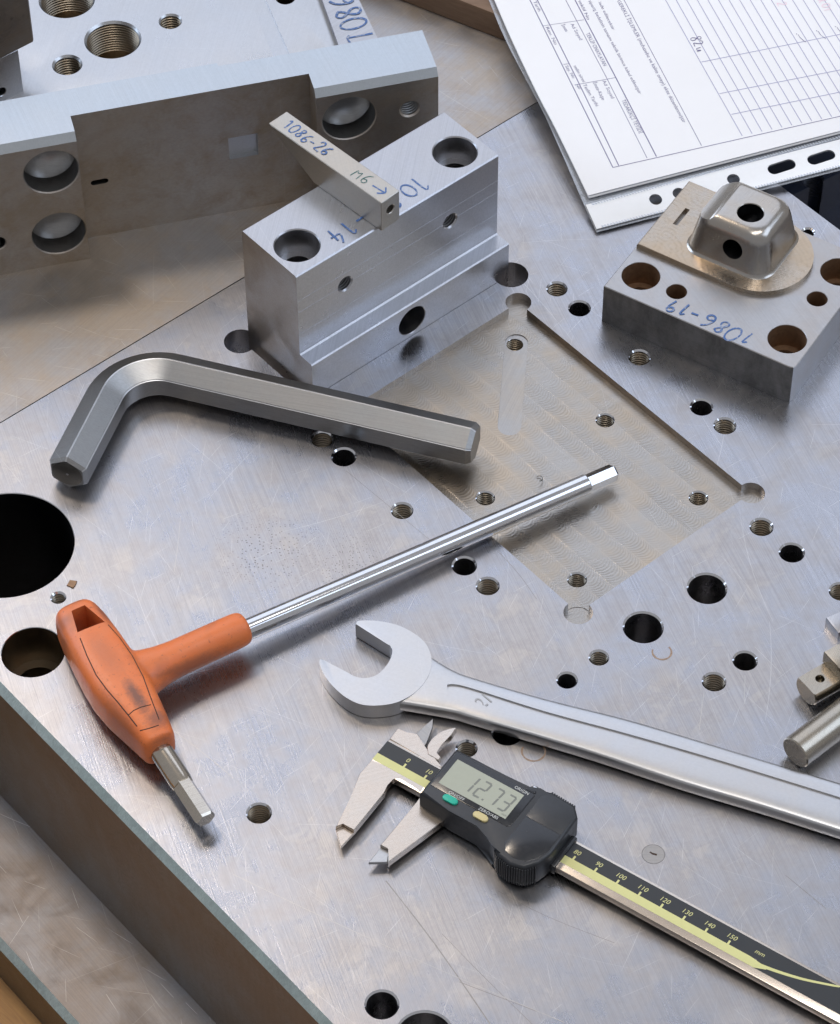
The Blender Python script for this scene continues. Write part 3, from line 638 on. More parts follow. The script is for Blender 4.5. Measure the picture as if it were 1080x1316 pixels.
# corner of the two arms
def isect(p, d, q, e):
    den = d.x * e.y - d.y * e.x; t = ((q.x - p.x) * e.y - (q.y - p.y) * e.x) / den; return p + d * t
cor = isect(ridge[0], d1, ridge[3], -d2)
ang = math.acos(max(-1, min(1, (-d1).dot(d2)))); rb = 24.0; tn = rb / math.tan(ang / 2)
path = [ridge[0], ridge[0] + d1 * 1.6]
s1, s2_ = cor - d1 * tn, cor + d2 * tn
cen = cor + (d2 - d1).normalized() * (rb / sin(ang / 2))
v0 = s1 - cen; sweep_a = pi - ang; sgn = 1 if (v0.x * (s2_ - cen).y - v0.y * (s2_ - cen).x) > 0 else -1
path += [cen + Matrix.Rotation(sgn * sweep_a * k / 16, 3, 'Z') @ v0 for k in range(17)]
path += [ridge[2] - d2 * 2.2, ridge[2]]
hk = empty('hex_key', (path[0].x, path[0].y, 0), 0, 'large worn steel hex key with one bent short arm lying on the plate', 'hex key')
o_ = Vector((path[0].x, path[0].y, 0)); ctr = [Vector((q.x, q.y, HR)) - o_ for q in path]
bm = bmesh.new(); hexs = [(HR * cos(pi / 2 + pi / 3 * k), HR * sin(pi / 2 + pi / 3 * k)) for k in range(6)]
rings = sweep(bm, ctr, hexs, caps=False, scales=[.86] + [1] * (len(ctr) - 2) + [.86])
# long edges slightly broken
bm.faces.new(rings[0][::-1]); bm.faces.new(rings[-1])
le = [e for e in bm.edges if any(e.verts[0] in r1 and e.verts[1] in r2 or e.verts[1] in r1 and e.verts[0] in r2 for r1, r2 in zip(rings, rings[1:])) ]
rv_ = bmesh.ops.bevel(bm, geom=le, offset=.42, segments=2, affect='EDGES')
for f_ in rv_['faces']: f_.material_index = 1
kb = link('bar', bm_mesh(bm), [s_key, s_satin], hk, angle=28)
ed = (ctr[0] - ctr[1]).normalized()
bm = bmesh.new(); lathe(bm, [(0, .10), (6.7, .10), (7.6, -.4), (0, -.4)], 40, mat_dir(ctr[0], ed)); link('end_face', bm_mesh(bm), s_dark, hk)
bm = bmesh.new(); lathe(bm, [(0, .16), (.55, .14), (.7, .05), (0, .0)], 16, mat_dir(ctr[0], ed)); link('center_dimple', bm_mesh(bm), s_satin, hk)

# ---- T-handle driver
ZG = 13.0
A0, B0, N1, TP = P(92, 795, ZG), P(205, 962, ZG), P(317, 805, ZG), P(790, 606.5, 3.6)
TP0 = Vector((TP.x, TP.y, ZG)); e1 = (TP0 - N1).normalized(); e2 = (B0 - A0).normalized()
J = isect(N1, -e1, A0, e2)
td = empty('hex_driver', (J.x, J.y, 0), math.degrees(atan2(e1.y, e1.x)), 'worn orange T-handle hex driver with a long chrome shaft', 'hex driver')
TJ = Frame(J, math.degrees(atan2(e1.y, e1.x)))     # u along shaft, v to the hole end
vA = (A0.xy - J.xy).dot(TJ.n); vB = (B0.xy - J.xy).dot(TJ.n); uN = (N1.xy - J.xy).dot(TJ.e); Ls = (TP.xy - J.xy).dot(TJ.e)
slope = (ZG - 3.6) / Ls
bm = bmesh.new()
def superring(v, hw, hh_, zc, uc=0.0, n=48, ex=3.8):
    r = []
    for k in range(n):
        t = 2 * pi * k / n; c_, s_2 = cos(t), sin(t)
        r.append(bm.verts.new((uc + hw * math.copysign(abs(c_) ** (2 / ex), c_), v, zc + hh_ * math.copysign(abs(s_2) ** (2 / ex), s_2))))
    return r
def loft(rs):
    n = len(rs[0])
    for a, b in zip(rs, rs[1:]):
        for k in range(n): bm.faces.new((a[k], a[(k + 1) % n], b[(k + 1) % n], b[k]))
    bm.faces.new(rs[0]); bm.faces.new(rs[-1][::-1])
Lg = vA - vB
GR = [(0.0, 6.6, 8.6, .8), (.012, 8.3, 9.6, .9), (.05, 9.5, 10.4, 1.0), (.14, 10.6, 11.0, .9), (.28, 11.4, 11.6, .5), (.42, 12.0, 12.0, .0), (.55, 12.0, 12.0, -.3), (.68, 11.2, 11.8, 0), (.80, 9.6, 11.0, .4), (.90, 8.2, 10.0, .6), (.96, 7.4, 9.2, .6), (.99, 6.8, 8.6, .6), (1.0, 5.6, 7.4, .6)]
loft([superring(vA + 1 - (Lg + 2) * t, hw, hh_, ZG, uc) for t, hw, hh_, uc in GR])
NK = [(-3, 22, 8.6), (3, 18.5, 9.2), (7, 14.6, 9.2), (11, 11.6, 8.9), (15, 9.9, 8.5), (20, 8.6, 8.1), (27, 7.8, 7.7), (uN - 8, 7.5, 7.5), (uN - 3, 7.3, 7.3), (uN - 1, 6.7, 6.7), (uN, 5.4, 5.4)]
rs = []
for u, hv, hz_ in NK: rs.append([bm.verts.new((u, hv * cos(2 * pi * k / 40), ZG + hz_ * sin(2 * pi * k / 40))) for k in range(40)])
loft(rs)
gme = bm_mesh(bm); grip = link('handle', gme, orange, td)
md = grip.modifiers.new('r', 'REMESH'); md.mode = 'VOXEL'; md.voxel_size = .0006
md = grip.modifiers.new('s', 'SMOOTH'); md.factor = .5; md.iterations = 30
dg = bpy.context.evaluated_depsgraph_get(); me = bpy.data.meshes.new_from_object(grip.evaluated_get(dg)); grip.modifiers.clear(); grip.data = me; shade(me, 60)
# hanging hole near the end, slanted walls
hc = TJ.px(113, 799, 22); g = bmesh.new()
hol = [TJ.px(*q, 23).xy for q in ((92, 786), (109, 778.5), (135, 801), (100, 815))]
prism(g, hol, -6, 40); 
cut(grip, [g]); shade(grip.data, 50)
bvh = BVHTree.FromPolygons([v.co * 1000 for v in grip.data.vertices], [p_.vertices[:] for p_ in grip.data.polygons])
def on_grip(u, v):
    h_ = bvh.ray_cast(Vector((u, v, 60)), Vector((0, 0, -1)))[0]; return h_.z if h_ else ZG
def groove(pix, name, r=.28):
    pts = []
    for a, b in zip(pix, pix[1:]):
        for k in range(5):
            t = k / 5; x, y = a[0] + (b[0] - a[0]) * t, a[1] + (b[1] - a[1]) * t; z = 23.0
            for _ in range(5): q = TJ.px(x, y, z); z = on_grip(q.x, q.y)
            pts.append(Vector((q.x, q.y, z - r * .45)))
    bm = bmesh.new(); sweep(bm, pts, circ(r, 6)); link(name, bm_mesh(bm), groove_dark, grip)
groove([(103, 820), (112, 843), (124, 868), (138, 887), (152, 903), (165, 919), (179, 937)], 'panel_groove')
groove([(139, 803), (154, 820), (170, 843), (184, 870), (195, 900), (207, 931)], 'panel_groove')
groove([(165, 919), (172, 913), (182, 908.5), (197, 905)], 'panel_groove')
groove([(180, 939), (192, 936), (207, 931)], 'panel_groove')
# shaft, its drive tip and the short stub
tilt = Vector((1, 0, -slope))
S0 = Vector((uN - 12, 0, ZG - slope * (uN - 12))); S1 = Vector((Ls - 14, 0, ZG - slope * (Ls - 14))); S2 = Vector((Ls, 0, ZG - slope * Ls)); sdv = (S2 - S0).normalized(); Lsh = (S1 - S0).length
bm = bmesh.new(); lathe(bm, [(0, 0), (4.5, 0), (4.5, Lsh - .5), (4.05, Lsh), (0, Lsh)], 64, mat_dir(S0, sdv)); link('shaft', bm_mesh(bm), s_chrome, td)
bm = bmesh.new(); hx = circ(3.95, 6, pi / 6); sweep(bm, [S1 - sdv * 1, S1 + sdv * 1.2, S2 - sdv * .8, S2], hx, scales=[1.02, 1, 1, .86]); link('drive_tip', bm_mesh(bm), s_chrome, td, angle=25)
E0 = Vector((.4, vB + 8, ZG - 1)); se = TJ.px(265, 1054, 8.5); E1 = Vector((se.x, se.y, 8.5)); ev = (E1 - E0).normalized(); Le = (E1 - E0).length; sp = Le * .56
bm = bmesh.new(); lathe(bm, [(0, 0), (4.7, 0), (4.7, sp - 1), (4.3, sp + 1.4), (0, sp + 1.4)], 48, mat_dir(E0, ev)); stb = link('stub', bm_mesh(bm), s_stub, td)
bm = bmesh.new(); sweep(bm, [E0 + ev * (sp - 2), E0 + ev * (sp + .5), E1 - ev * 1.0, E1], circ(4.45, 6, 0.12), scales=[1, 1, 1, .86]); link('drive_tip', bm_mesh(bm), s_stub, td, angle=25)
# grime collar where the stub leaves the handle
bm = bmesh.new(); lathe(bm, [(5.0, 3), (5.9, 2.5), (6.0, 7.4), (5.0, 8.4)], 40, mat_dir(E0, ev)); link('grime_collar', bm_mesh(bm), groove_dark, td)

# ---- combination wrench
WZ = 8.5
wo = P(520, 860, 0); wr = empty('wrench', (wo.x, wo.y, 0), 0, 'satin chrome open-end wrench size 21 lying beside the caliper', 'wrench')
W = lambda x, y, z=WZ: (P(x, y, z) - wo).xy
def spl(pts, n=5, closed=False):
    out = []; N = len(pts)
    for i in range(N if closed else N - 1):
        p0 = Vector(pts[(i - 1) % N] if closed or i > 0 else pts[0]); p1 = Vector(pts[i]); p2 = Vector(pts[(i + 1) % N]); p3 = Vector(pts[(i + 2) % N] if closed or i + 2 < N else pts[-1])
        for k in range(n):
            t = k / n; out.append(.5 * ((2 * p1) + (p2 - p0) * t + (2 * p0 - 5 * p1 + 4 * p2 - p3) * t * t + (3 * p1 - p0 - 3 * p2 + p3) * t ** 3))
    if not closed: out.append(Vector(pts[-1]))
    return out
outer_top = spl([W(*q) for q in ((459.3, 798), (480, 797.5), (506.7, 802), (527.4, 811), (543.7, 823), (552, 836), (555, 851), (551, 868), (540, 884), (526, 895), (509, 903), (488.9, 906.5), (468, 906), (450, 899.5), (432.6, 886.5), (418.5, 870), (411, 854), (411.5, 846.5))])
inner = spl([W(*q) for q in ((416, 848), (423.7, 852.3), (444.4, 863), (457, 869.6), (471, 871.4), (485.9, 866.5), (497.8, 854), (503.7, 842.2), (504, 833.5), (500, 828.2))]) + [W(*q) for q in ((457, 802.5),)]
bm = bmesh.new(); prism(bm, outer_top + inner, .3, WZ, .55, 2, True); link('jaw', bm_mesh(bm), s_satin, wr)
# shank: cross-section changes from the neck to the bar
top_e = spl([W(*q, WZ - 1.2) for q in ((538, 832), (565.9, 851), (583.7, 861.5), (607.4, 870.4), (700, 897.5), (805.6, 924), (911, 955), (1016.7, 987), (1110, 1015), (1250, 1058))], 6)
bot_e = spl([W(*q, WZ - 1.8) for q in ((514, 905), (545, 910), (583.7, 917), (607.4, 924), (700, 951), (770.4, 972.5), (876, 1007.5), (981.5, 1039), (1110, 1080), (1245, 1122))], 6)
bm = bmesh.new(); rings = []
for i, (a, b) in enumerate(zip(top_e, bot_e)):
    sec = []; c_ = (a + b) / 2; h_ = (b - a) / 2; f_ = min(1, i / 10)
    for t in [k / 28 for k in range(28)]:
        th = 2 * pi * t; cx = math.copysign(abs(cos(th)) ** .42, cos(th)); sy = math.copysign(abs(sin(th)) ** .36, sin(th))
        sec.append(bm.verts.new((c_.x + h_.x * cx, c_.y + h_.y * cx, 4.6 + 3.75 * sy)))
    rings.append(sec)
for a, b in zip(rings, rings[1:]):
    for k in range(28): bm.faces.new((a[k], a[(k + 1) % 28], b[(k + 1) % 28], b[k]))
bm.faces.new(rings[0]); bm.faces.new(rings[-1][::-1]); shk = link('shank', bm_mesh(bm), s_satin, wr, angle=60)
# sunk panel with rounded end and the size stamped in it
pan_t = spl([W(*q, WZ - .2) for q in ((575, 880), (585, 879.5), (608, 885), (700, 914), (805, 942.5), (911, 973), (1016, 1005), (1110, 1034), (1250, 1077))], 6)
pan_b = spl([W(*q, WZ - .2) for q in ((575, 887), (585, 890), (608, 902), (700, 932), (805, 961), (911, 993), (1016, 1025), (1110, 1055), (1245, 1098))], 6)
g = bmesh.new(); prism(g, pan_t + pan_b[::-1], 7.5, 12); cut(shk, [g]); shade(shk.data, 40)
t0 = W(623, 900, 8); text('size_mark', '21', 8.2, t0[0], t0[1], 7.58, -18 + 62, s_key, wr, ext=.12, sx=.8)

# ---- digital caliper
CA = -34.2183; CO = Vector((-6.817, -138.738)); CF = Frame(CO, CA)
cal = empty('caliper', (CO.x, CO.y, 0), CA, 'digital caliper with black plastic housing reading 12.73, jaws slightly open', 'caliper')
def C(x, y, z=6.5): return CF.px(x, y, z).xy
BZ = 6.5
bm = bmesh.new(); box(bm, -12.6, 232, -7.6, 7.6, 3.0, BZ, .35, 2); beam = link('beam', bm_mesh(bm), s_cal, cal)
bm = bmesh.new(); prism(bm, [(-12.6, -.7), (230, -.7), (230, 6.4), (-12.6, 6.4)], BZ - .2, BZ + .05); link('scale_strip', bm_mesh(bm), dial_black, beam)
bm = bmesh.new(); prism(bm, [(163, -4.4), (230, -4.4), (230, -.7), (163, -.7)], BZ - .2, BZ + .045); link('scale_strip', bm_mesh(bm), dial_black, beam)
bm = bmesh.new(); prism(bm, [(-12.6, -4.4), (163.5, -4.4), (168, -2.6), (167, -1.6), (160, -.7), (-12.6, -.7)], BZ - .2, BZ + .06); ys = link('yellow_stripe', bm_mesh(bm), yel, beam)
bm = bmesh.new(); sw_ = spl([(163, -2.4), (172, -.9), (182, 1.6), (192, 5.2), (195, 6.4)], 6); wd = .75
vs_ = [(q[0], q[1] + wd * (1 - .5 * i / len(sw_))) for i, q in enumerate(sw_)] + [(q[0], q[1] - wd * (1 - .5 * i / len(sw_))) for i, q in list(enumerate(sw_))[::-1]]
prism(bm, vs_, BZ + .02, BZ + .075); link('yellow_swoosh', bm_mesh(bm), yel, beam)
for k in range(16):
    u = k * 10
    if 12 < u < 74: continue
    bm = bmesh.new(); prism(bm, [(u - .42, -.8), (u + .42, -.8), (u + .42, 1.1), (u - .42, 1.1)], BZ, BZ + .07); link('tick', bm_mesh(bm), yel, beam)
    text('numeral', str(u), 2.9, u - .2, 2.9, BZ + .07, 0, yel, beam, sx=1.02, shear=.18)
text('numeral', 'mm', 2.7, 162.5, 2.5, BZ + .07, 0, yel, beam, shear=.18)
# fixed jaw with inside blade
bm = bmesh.new()
fj = [C(*q) for q in ((478, 976.5), (462.5, 994), (451.5, 1023), (431.5, 1063))] + [C(441, 1058), C(455, 1067)] + [C(*q) for q in ((494, 1019), (497.5, 1009))] + [C(505, 1001)] + [C(513, 999.5), C(530, 1010), C(541, 1019), C(548, 1006)]
prism(bm, fj, 3.0, BZ + .03, .2, 1); jw = link('fixed_jaw', bm_mesh(bm), s_cal, cal)
bm = bmesh.new(); prism(bm, [C(431.5, 1063), C(441, 1058), C(455, 1067), C(438, 1089.5, 4.4)], 3.2, 4.6, .2, 1); link('jaw_edge', bm_mesh(bm), s_cal, jw)
bm = bmesh.new(); prism(bm, [C(501, 949.5), C(511.7, 935.5), C(522.8, 941.8), C(531, 941.8), C(537, 943.5), C(548, 962), C(570, 987), C(560, 984)], 3.0, BZ + .03, .2, 1); link('fixed_head', bm_mesh(bm), s_cal, jw)
bm = bmesh.new(); prism(bm, [C(535, 942.5, 5), C(545, 935, 5), C(557.5, 921.5, 5), C(556, 934, 5), C(549, 955, 5), C(542, 964, 5)], 3.0, 4.9, .3, 1); link('inside_blade', bm_mesh(bm), s_key, jw)
# sliding jaw
bm = bmesh.new(); prism(bm, [C(539, 1025), C(536, 1032), C(489, 1086), C(500, 1090), C(499, 1108), C(570, 1055), C(590, 1030)], 3.0, BZ - .08, .25, 1); sj = link('sliding_jaw', bm_mesh(bm), s_cal, cal)
bm = bmesh.new(); prism(bm, [C(489, 1086), C(500, 1090), C(498, 1108, 4.6), C(474, 1109, 4.4)], 3.2, 4.6, .2, 1); link('jaw_edge', bm_mesh(bm), s_bright, sj)
bm = bmesh.new(); prism(bm, spl([C(*q) for q in ((549, 961), (556, 950), (570, 940), (587, 935.5))], 4) + [C(*q) for q in ((580, 946), (566, 958), (560, 968), (567, 973), (564, 978), (550, 970))], 3.3, BZ + .25, .3, 1); link('inside_blade', bm_mesh(bm), s_cal, sj)
# housing
HT = 14.6
out = [(15.6, -12.3), (15.6, 12.6), (16.8, 13.8), (50, 14.2), (54.5, 14.8), (58.5, 17.0), (70.0, 16.4), (73.6, 12.5), (74.3, -7.5), (72.8, -14), (69, -19.2), (63, -20.8), (57, -19.6), (53.6, -16.4), (49, -13.9), (43, -13.1), (30, -13.1)]
bm = bmesh.new(); prism(bm, out, 1.2, HT, 1.3, 3, True); hs = link('housing', bm_mesh(bm), black_pl, cal, angle=40)
bm = bmesh.new(); prism(bm, [(17.0, -6.9), (17.0, 11.6), (17.8, 12.3), (53.5, 12.3), (54.2, 11.6), (54.2, -5.9), (53.2, -6.9)], HT - .4, HT + .22, .3, 2); bz = link('bezel', bm_mesh(bm), black_pl2, hs)
bm = bmesh.new(); prism(bm, [(19.2, -4.3), (50.6, -4.3), (50.6, 9.4), (19.2, 9.4)], HT, HT + .26); ld = link('display', bm_mesh(bm), lcd, hs)
# seven-segment digits 12.73
SEG = {'a': (0, 1, 1, 1), 'b': (1, .5, 1, 1), 'c': (1, 0, 1, .5), 'd': (0, 0, 1, 0), 'e': (0, 0, 0, .5), 'f': (0, .5, 0, 1), 'g': (0, .5, 1, .5)}
for dgt, u in (('bc', 28.0), ('abged', 33.5), ('abc', 39.6), ('abgcd', 45.0)):
    bm = bmesh.new(); dw, dh, w_ = 3.1, 8.2, .42
    for s_3 in dgt:
        x0, y0, x1, y1 = SEG[s_3]; a = Vector((x0 * dw, y0 * dh)); b = Vector((x1 * dw, y1 * dh)); d_ = (b - a).normalized(); a = a + d_ * .35; b = b - d_ * .35; nn = Vector((-d_.y, d_.x)) * w_
        poly = [a - nn * 1, a - d_ * .25, a + nn, b + nn, b + d_ * .25, b - nn]
        prism(bm, [(q.x + u + q.y * .10, q.y - 1.6) for q in poly], HT + .2, HT + .29)
    link('digit', bm_mesh(bm), lcd_dark, ld, smooth=False)
bm = bmesh.new(); prism(bm, [(37.7, -1.9), (38.5, -1.9), (38.5, -1.1), (37.7, -1.1)], HT + .2, HT + .29); link('decimal_point', bm_mesh(bm), lcd_dark, ld)
text('unit_print', 'mm', 1.6, 49.2, -2.9, HT + .29, 0, lcd_dark, ld)
def pill(u, v, L_, r, z0, z1, mat, name):
    bm = bmesh.new(); pts = [(u + L_ + r * cos(t), v + r * sin(t)) for t in [-pi / 2 + pi * k / 10 for k in range(11)]] + [(u - L_ + r * cos(t), v + r * sin(t)) for t in [pi / 2 + pi * k / 10 for k in range(11)]]
    prism(bm, pts, z0, z1, .5, 3); return link(name, bm_mesh(bm), mat, hs)
pill(27.6, -8.6, 1.9, 1.5, HT - .5, HT + .9, greenb, 'power_button'); pill(42.0, -8.8, 1.9, 1.5, HT - .5, HT + .9, yelb, 'zero_button'); pill(51.6, 12.9, 1.6, .75, HT - .8, HT + .35, black_pl2, 'origin_button')
text('button_print', 'ON/OFF', 2.0, 28.6, -5.7, HT + .25, 0, white_ink, hs); text('button_print', 'ZERO/ABS', 2.0, 43.6, -5.7, HT + .25, 0, white_ink, hs); text('button_print', 'ORIGIN', 1.9, 48.6, 10.8, HT + .25, 0, white_ink, hs)
# sunk cover panel at the right and its lower window
bm = bmesh.new(); prism(bm, [(56.5, 1.6), (56.2, 13), (58.6, 15.2), (69.4, 14.8), (72.4, 11.8), (72.6, 1.6)], HT - .3, HT + .12, .25, 2); link('battery_cover', bm_mesh(bm), black_pl, hs)
bm = bmesh.new(); prism(bm, [(56.6, 1.2), (72.6, 1.2), (72.8, -7.3), (71.2, -13), (68, -16.8), (63, -17.9), (58.6, -16.8), (56.4, -13.6)], HT - .3, HT + .12, .25, 2); link('thumb_panel', bm_mesh(bm), black_pl2, hs)
# grip ribs round the thumb rest and knurl teeth on the far side
rib = bmesh.new(); box(rib, -.28, .28, -.5, .5, 2.2, HT - 1.6, .12, 1); rme = bm_mesh(rib); first = True
for (a, b), n_ in zip(((Vector((54.2, -17.2)), Vector((57.3, -19.9))), (Vector((57.3, -19.9)), Vector((63, -21.0))), (Vector((63, -21.0)), Vector((69, -19.4))), (Vector((69, -19.4)), Vector((72.2, -15.2)))), (4, 6, 6, 5)):
    for k in range(n_):
        q = a.lerp(b, (k + .5) / n_); d_ = b - a
        o = bpy.data.objects.new('rib', rme); 
        if first: rme.materials.append(black_pl); first = False
        col.objects.link(o); o.parent = hs; o.location = (q.x * MM, q.y * MM, 0); o.rotation_euler = (0, 0, atan2(d_.y, d_.x))
kn = bmesh.new(); box(kn, -.35, .35, -.55, .55, HT - 5, HT - .6, .15, 1); kme = bm_mesh(kn); kme.materials.append(black_pl)
for k in range(11):
    o = bpy.data.objects.new('knurl', kme); col.objects.link(o); o.parent = hs; o.location = ((58.9 + k * 1.06) * MM, (17.0 - k * .055) * MM, 0)
# lock screw at the far edge
bm = bmesh.new(); lathe(bm, [(0, 0), (2.6, 0), (2.9, .4), (2.9, 3.4), (2.4, 4.0), (0, 4.0)], 22, Matrix.Translation((51.2, 14.2, 8.4)) @ Matrix.Rotation(radians(-90), 4, 'X')); ls = link('lock_screw', bm_mesh(bm), s_chrome, cal, angle=20)
# beam guide at the housing's end
bm = bmesh.new(); box(bm, 73.8, 76.4, -8.4, 8.3, 2.2, 7.6, .4, 2); link('beam_guide', bm_mesh(bm), black_pl2, cal)

# ---- punch block marked 1086-19
BO = P(776.2, 367.5, 22.3).xy; B19 = Frame(BO, -32.3)
pb = empty('punch_block', (BO.x, BO.y, 0), -32.3, 'steel base block marked 1086-19 carrying a polished rounded boss', 'steel block')
bw, bd, bh = 95.8, 77.7, 22.3
bm = bmesh.new(); prism(bm, [(0, 0), (bw - 2.2, 0), (bw - .6, .6), (bw, 2.2), (bw, bd), (0, bd)], .05, bh, .35, 1); base = link('base', bm_mesh(bm), [s_b19, s_b19side, s_rust], pb, angle=25)
g = bmesh.new()
for u, v in ((11, 14.3), (84.8, 14.4), (85.4, 63.4)): lathe(g, hole_prof(8.8, 13, .2, bore=5.6, bdepth=12), 44, mat_z(u, v, bh))
for u, v in ((29.3, 14.2), (84.6, 43.2)): lathe(g, hole_prof(4.8, 18, .2), 40, mat_z(u, v, bh))
cut(base, [g])
for p_ in base.data.polygons:
    c_ = p_.center * 1000
    inside = 1.5 < c_.x < bw - 3 and 1.5 < c_.y < bd - 1.5
    p_.material_index = 1 if (p_.normal.y < -.8 and c_.y < 1) else (2 if inside and c_.z < bh - 4 and c_.z > 1 else 0)
# flange: square at one end, round at the other
FZ = 24.8; fv0, fv1 = 28.6, 77.2; rr = (fv1 - fv0) / 2; fu = 74.6 - rr
fl = [(.6, fv0)] + [(fu + rr * cos(t), (fv0 + fv1) / 2 + rr * sin(t)) for t in [-pi / 2 + pi * k / 20 for k in range(21)]] + [(.6, fv1)]
bm = bmesh.new(); prism(bm, fl, bh - .5, FZ, .7, 3); fo = link('flange', bm_mesh(bm), s_flange, pb)
g = bmesh.new(); box(g, 8.0, 10.3, 48.5, 60.5, FZ - 3, FZ + 2); cut(fo, [g])
# boss: tapered rounded block, one top edge scooped away
def rrect(u0, u1, w0, w1, r, n=7):
    o = []
    for cx, cy, a in ((u1 - r, w0 + r, -90), (u1 - r, w1 - r, 0), (u0 + r, w1 - r, 90), (u0 + r, w0 + r, 180)):
        for k in range(n + 1): t = radians(a + 90 * k / n); o.append((cx + r * cos(t), cy + r * sin(t)))
    return o
bm = bmesh.new(); rings = []
U0, U1, W0, W1, H0, H1 = 19.6, 60.8, 37.2, 74.0, FZ - .3, 46.6
lv = [(0, 1.6, 0), (.03, .5, 0), (.08, 0, 0), (.70, 2.5, 0), (.80, 3.05, 0), (.87, 3.7, 0), (.925, 4.6, 0), (.965, 5.7, 0), (.99, 7.0, 0), (1.0, 8.4, 0)]
lv[0] = (0, -1.6, 0); lv[1] = (.03, -.5, 0)
for t, ins, _ in lv:
    rings.append([bm.verts.new((a, b, H0 + (H1 - H0) * t)) for a, b in rrect(U0 + ins, U1 - ins, W0 + ins, W1 - ins, 8.6 - .25 * ins)])
n_ = len(rings[0])
for a, b in zip(rings, rings[1:]):
    for k in range(n_): bm.faces.new((a[k], a[(k + 1) % n_], b[(k + 1) % n_], b[k]))
bm.faces.new(rings[0]); bm.faces.new(rings[-1][::-1])
bo = link('boss', bm_mesh(bm), [s_boss, s_bore_shade], pb, angle=40)
g = bmesh.new(); tq = B19.px(965, 273, H1); lathe(g, hole_prof(6.2, 19, .3), 44, mat_z(tq.x, tq.y, H1)); 
lathe(g, [(0, 6), (4.9, 6), (4.9, -22), (0, -24)], 40, Matrix.Translation((43.2, W0 + 1.6, 35.2)) @ Matrix.Rotation(radians(90), 4, 'X'))
g2_ = bmesh.new()     # the scoop: a big tilted cylinder shaves the left top edge
lathe(g2_, [(0, -40), (17, -40), (17, 40), (0, 40)], 72, Matrix.Translation((19.6, 54, 58.6)) @ Matrix.Rotation(radians(90), 4, 'X') @ Matrix.Rotation(radians(0), 4, 'Z'))
cut(bo, [g, g2_]); shade(bo.data, 40)
for p_ in bo.data.polygons:
    c_ = p_.center * 1000
    if (hypot(c_.x - tq.x, c_.y - tq.y) < 6.3 and c_.z < H1 - 1.2) or (hypot(c_.x - 43.2, c_.z - 35.2) < 5.0 and c_.y > W0 + 2.6 and c_.y < W1 - 4): p_.material_index = 1  # boss holes: shade inside painted near-black
q = B19.px(966, 441, bh)
link('marker_writing', ribbon_strokes(hand('1086-19', 11.6, .70, .12), .95, bh + .05, lambda x, y: (q.x - x * .88, q.y + 5.6 - y * .78)), blue_ink, pb)

# ---- pins and small block at the right edge
def rod(name, a, b, r, mat, label, flat=None, holes=(), cham=.5, cat='steel pin', end_mat=None):
    d = (b - a); L_ = d.length; root = empty(name, (a.x, a.y, 0), math.degrees(atan2(d.y, d.x)), label, cat)
    bm = bmesh.new(); lathe(bm, [(0, 0), (r - cham, 0), (r, cham), (r, L_ - cham), (r - cham, L_), (0, L_)], 56, Matrix.Translation((0, 0, a.z)) @ Matrix.Rotation(radians(90), 4, 'Y'))
    o = link('body', bm_mesh(bm), mat, root)
    if flat:
        g = bmesh.new(); box(g, -5, L_ + 5, -r - 3, r + 3, a.z + flat, a.z + r + 6); cut(o, [g])
        if holes:
            g = bmesh.new()
            for h_, hr in holes: lathe(g, hole_prof(hr, 8, .15), 32, mat_z(h_, 0, a.z + flat))
            cut(o, [g])
    return root
a_, b_ = P(1036, 889, 6.6), P(1180, 806, 6.6); a_.z = b_.z = 6.6; rod('flat_pin', a_, b_, 6.5, s_pin, 'short steel pin with a flat and a small cross hole, right edge', flat=3.6, holes=((7.0, 2.0), ))
a_, b_ = P(1022, 968, 7.1), P(1180, 848, 7.1); a_.z = b_.z = 7.1; rod('round_pin', a_, b_, 7.0, s_pin, 'thick plain round steel pin nearest the wrench, right edge')
bo_ = P(1062, 794, 5).xy; ba = math.degrees(atan2((P(1080, 786, 5) - P(1062, 794, 5)).y, (P(1080, 786, 5) - P(1062, 794, 5)).x))
sbk2 = empty('small_block', (bo_.x, bo_.y, 0), ba, 'tiny bright steel block with a hole, cut by the right edge', 'steel block')
bm = bmesh.new(); prism(bm, [(0, 0), (0, -9.5), (22, -9.5), (22, 0)], .05, 5.2, .6, 2); so = link('body', bm_mesh(bm), s_block, sbk2)
g = bmesh.new(); lathe(g, hole_prof(2.2, 4, .2), 28, mat_z(7.5, -4.4, 5.2)); cut(so, [g])
so_ = P(1076, 862, 14).xy
sl_ = empty('slotted_sleeve', (so_.x, so_.y, 0), 33, 'upright steel collar standing on the flat pin at the right edge', 'steel collar')
bm = bmesh.new(); prism(bm, [(0, -4), (14, -4), (14, 9), (0, 9)], 10.3, 17.0, .6, 2); link('body', bm_mesh(bm), s_pin, sl_)
sl_['label'] = 'small steel piece resting on the flat pin, cut by the right edge'; sl_.name = 'end_piece'; sl_['category'] = 'steel piece'

# ---- swarf
q = P(693, 618, -PD); bm = bmesh.new(); pts = [q + Vector((1.5 * cos(t) , 2.0 * sin(t) + .2, .5 + .15 * k)) for k, t in enumerate([radians(130 - 22 * k) for k in range(11)])]
sweep(bm, pts, circ(.2, 8)); tag(link('swarf_curl', bm_mesh(bm), s_dark), 'tiny dark curl of swarf in the pocket above the driver shaft', 'swarf')
q = P(93, 751, 0); bm = bmesh.new(); prism(bm, [(q.x + r * cos(t), q.y + r * sin(t)) for r, t in [(1.6 + .9 * (k % 2), 2 * pi * k / 9) for k in range(9)]], 0, .5, .15, 1); tag(link('metal_crumb', bm_mesh(bm), s_rust), 'brown crumb beside the small tapped hole near the orange handle', 'crumb')
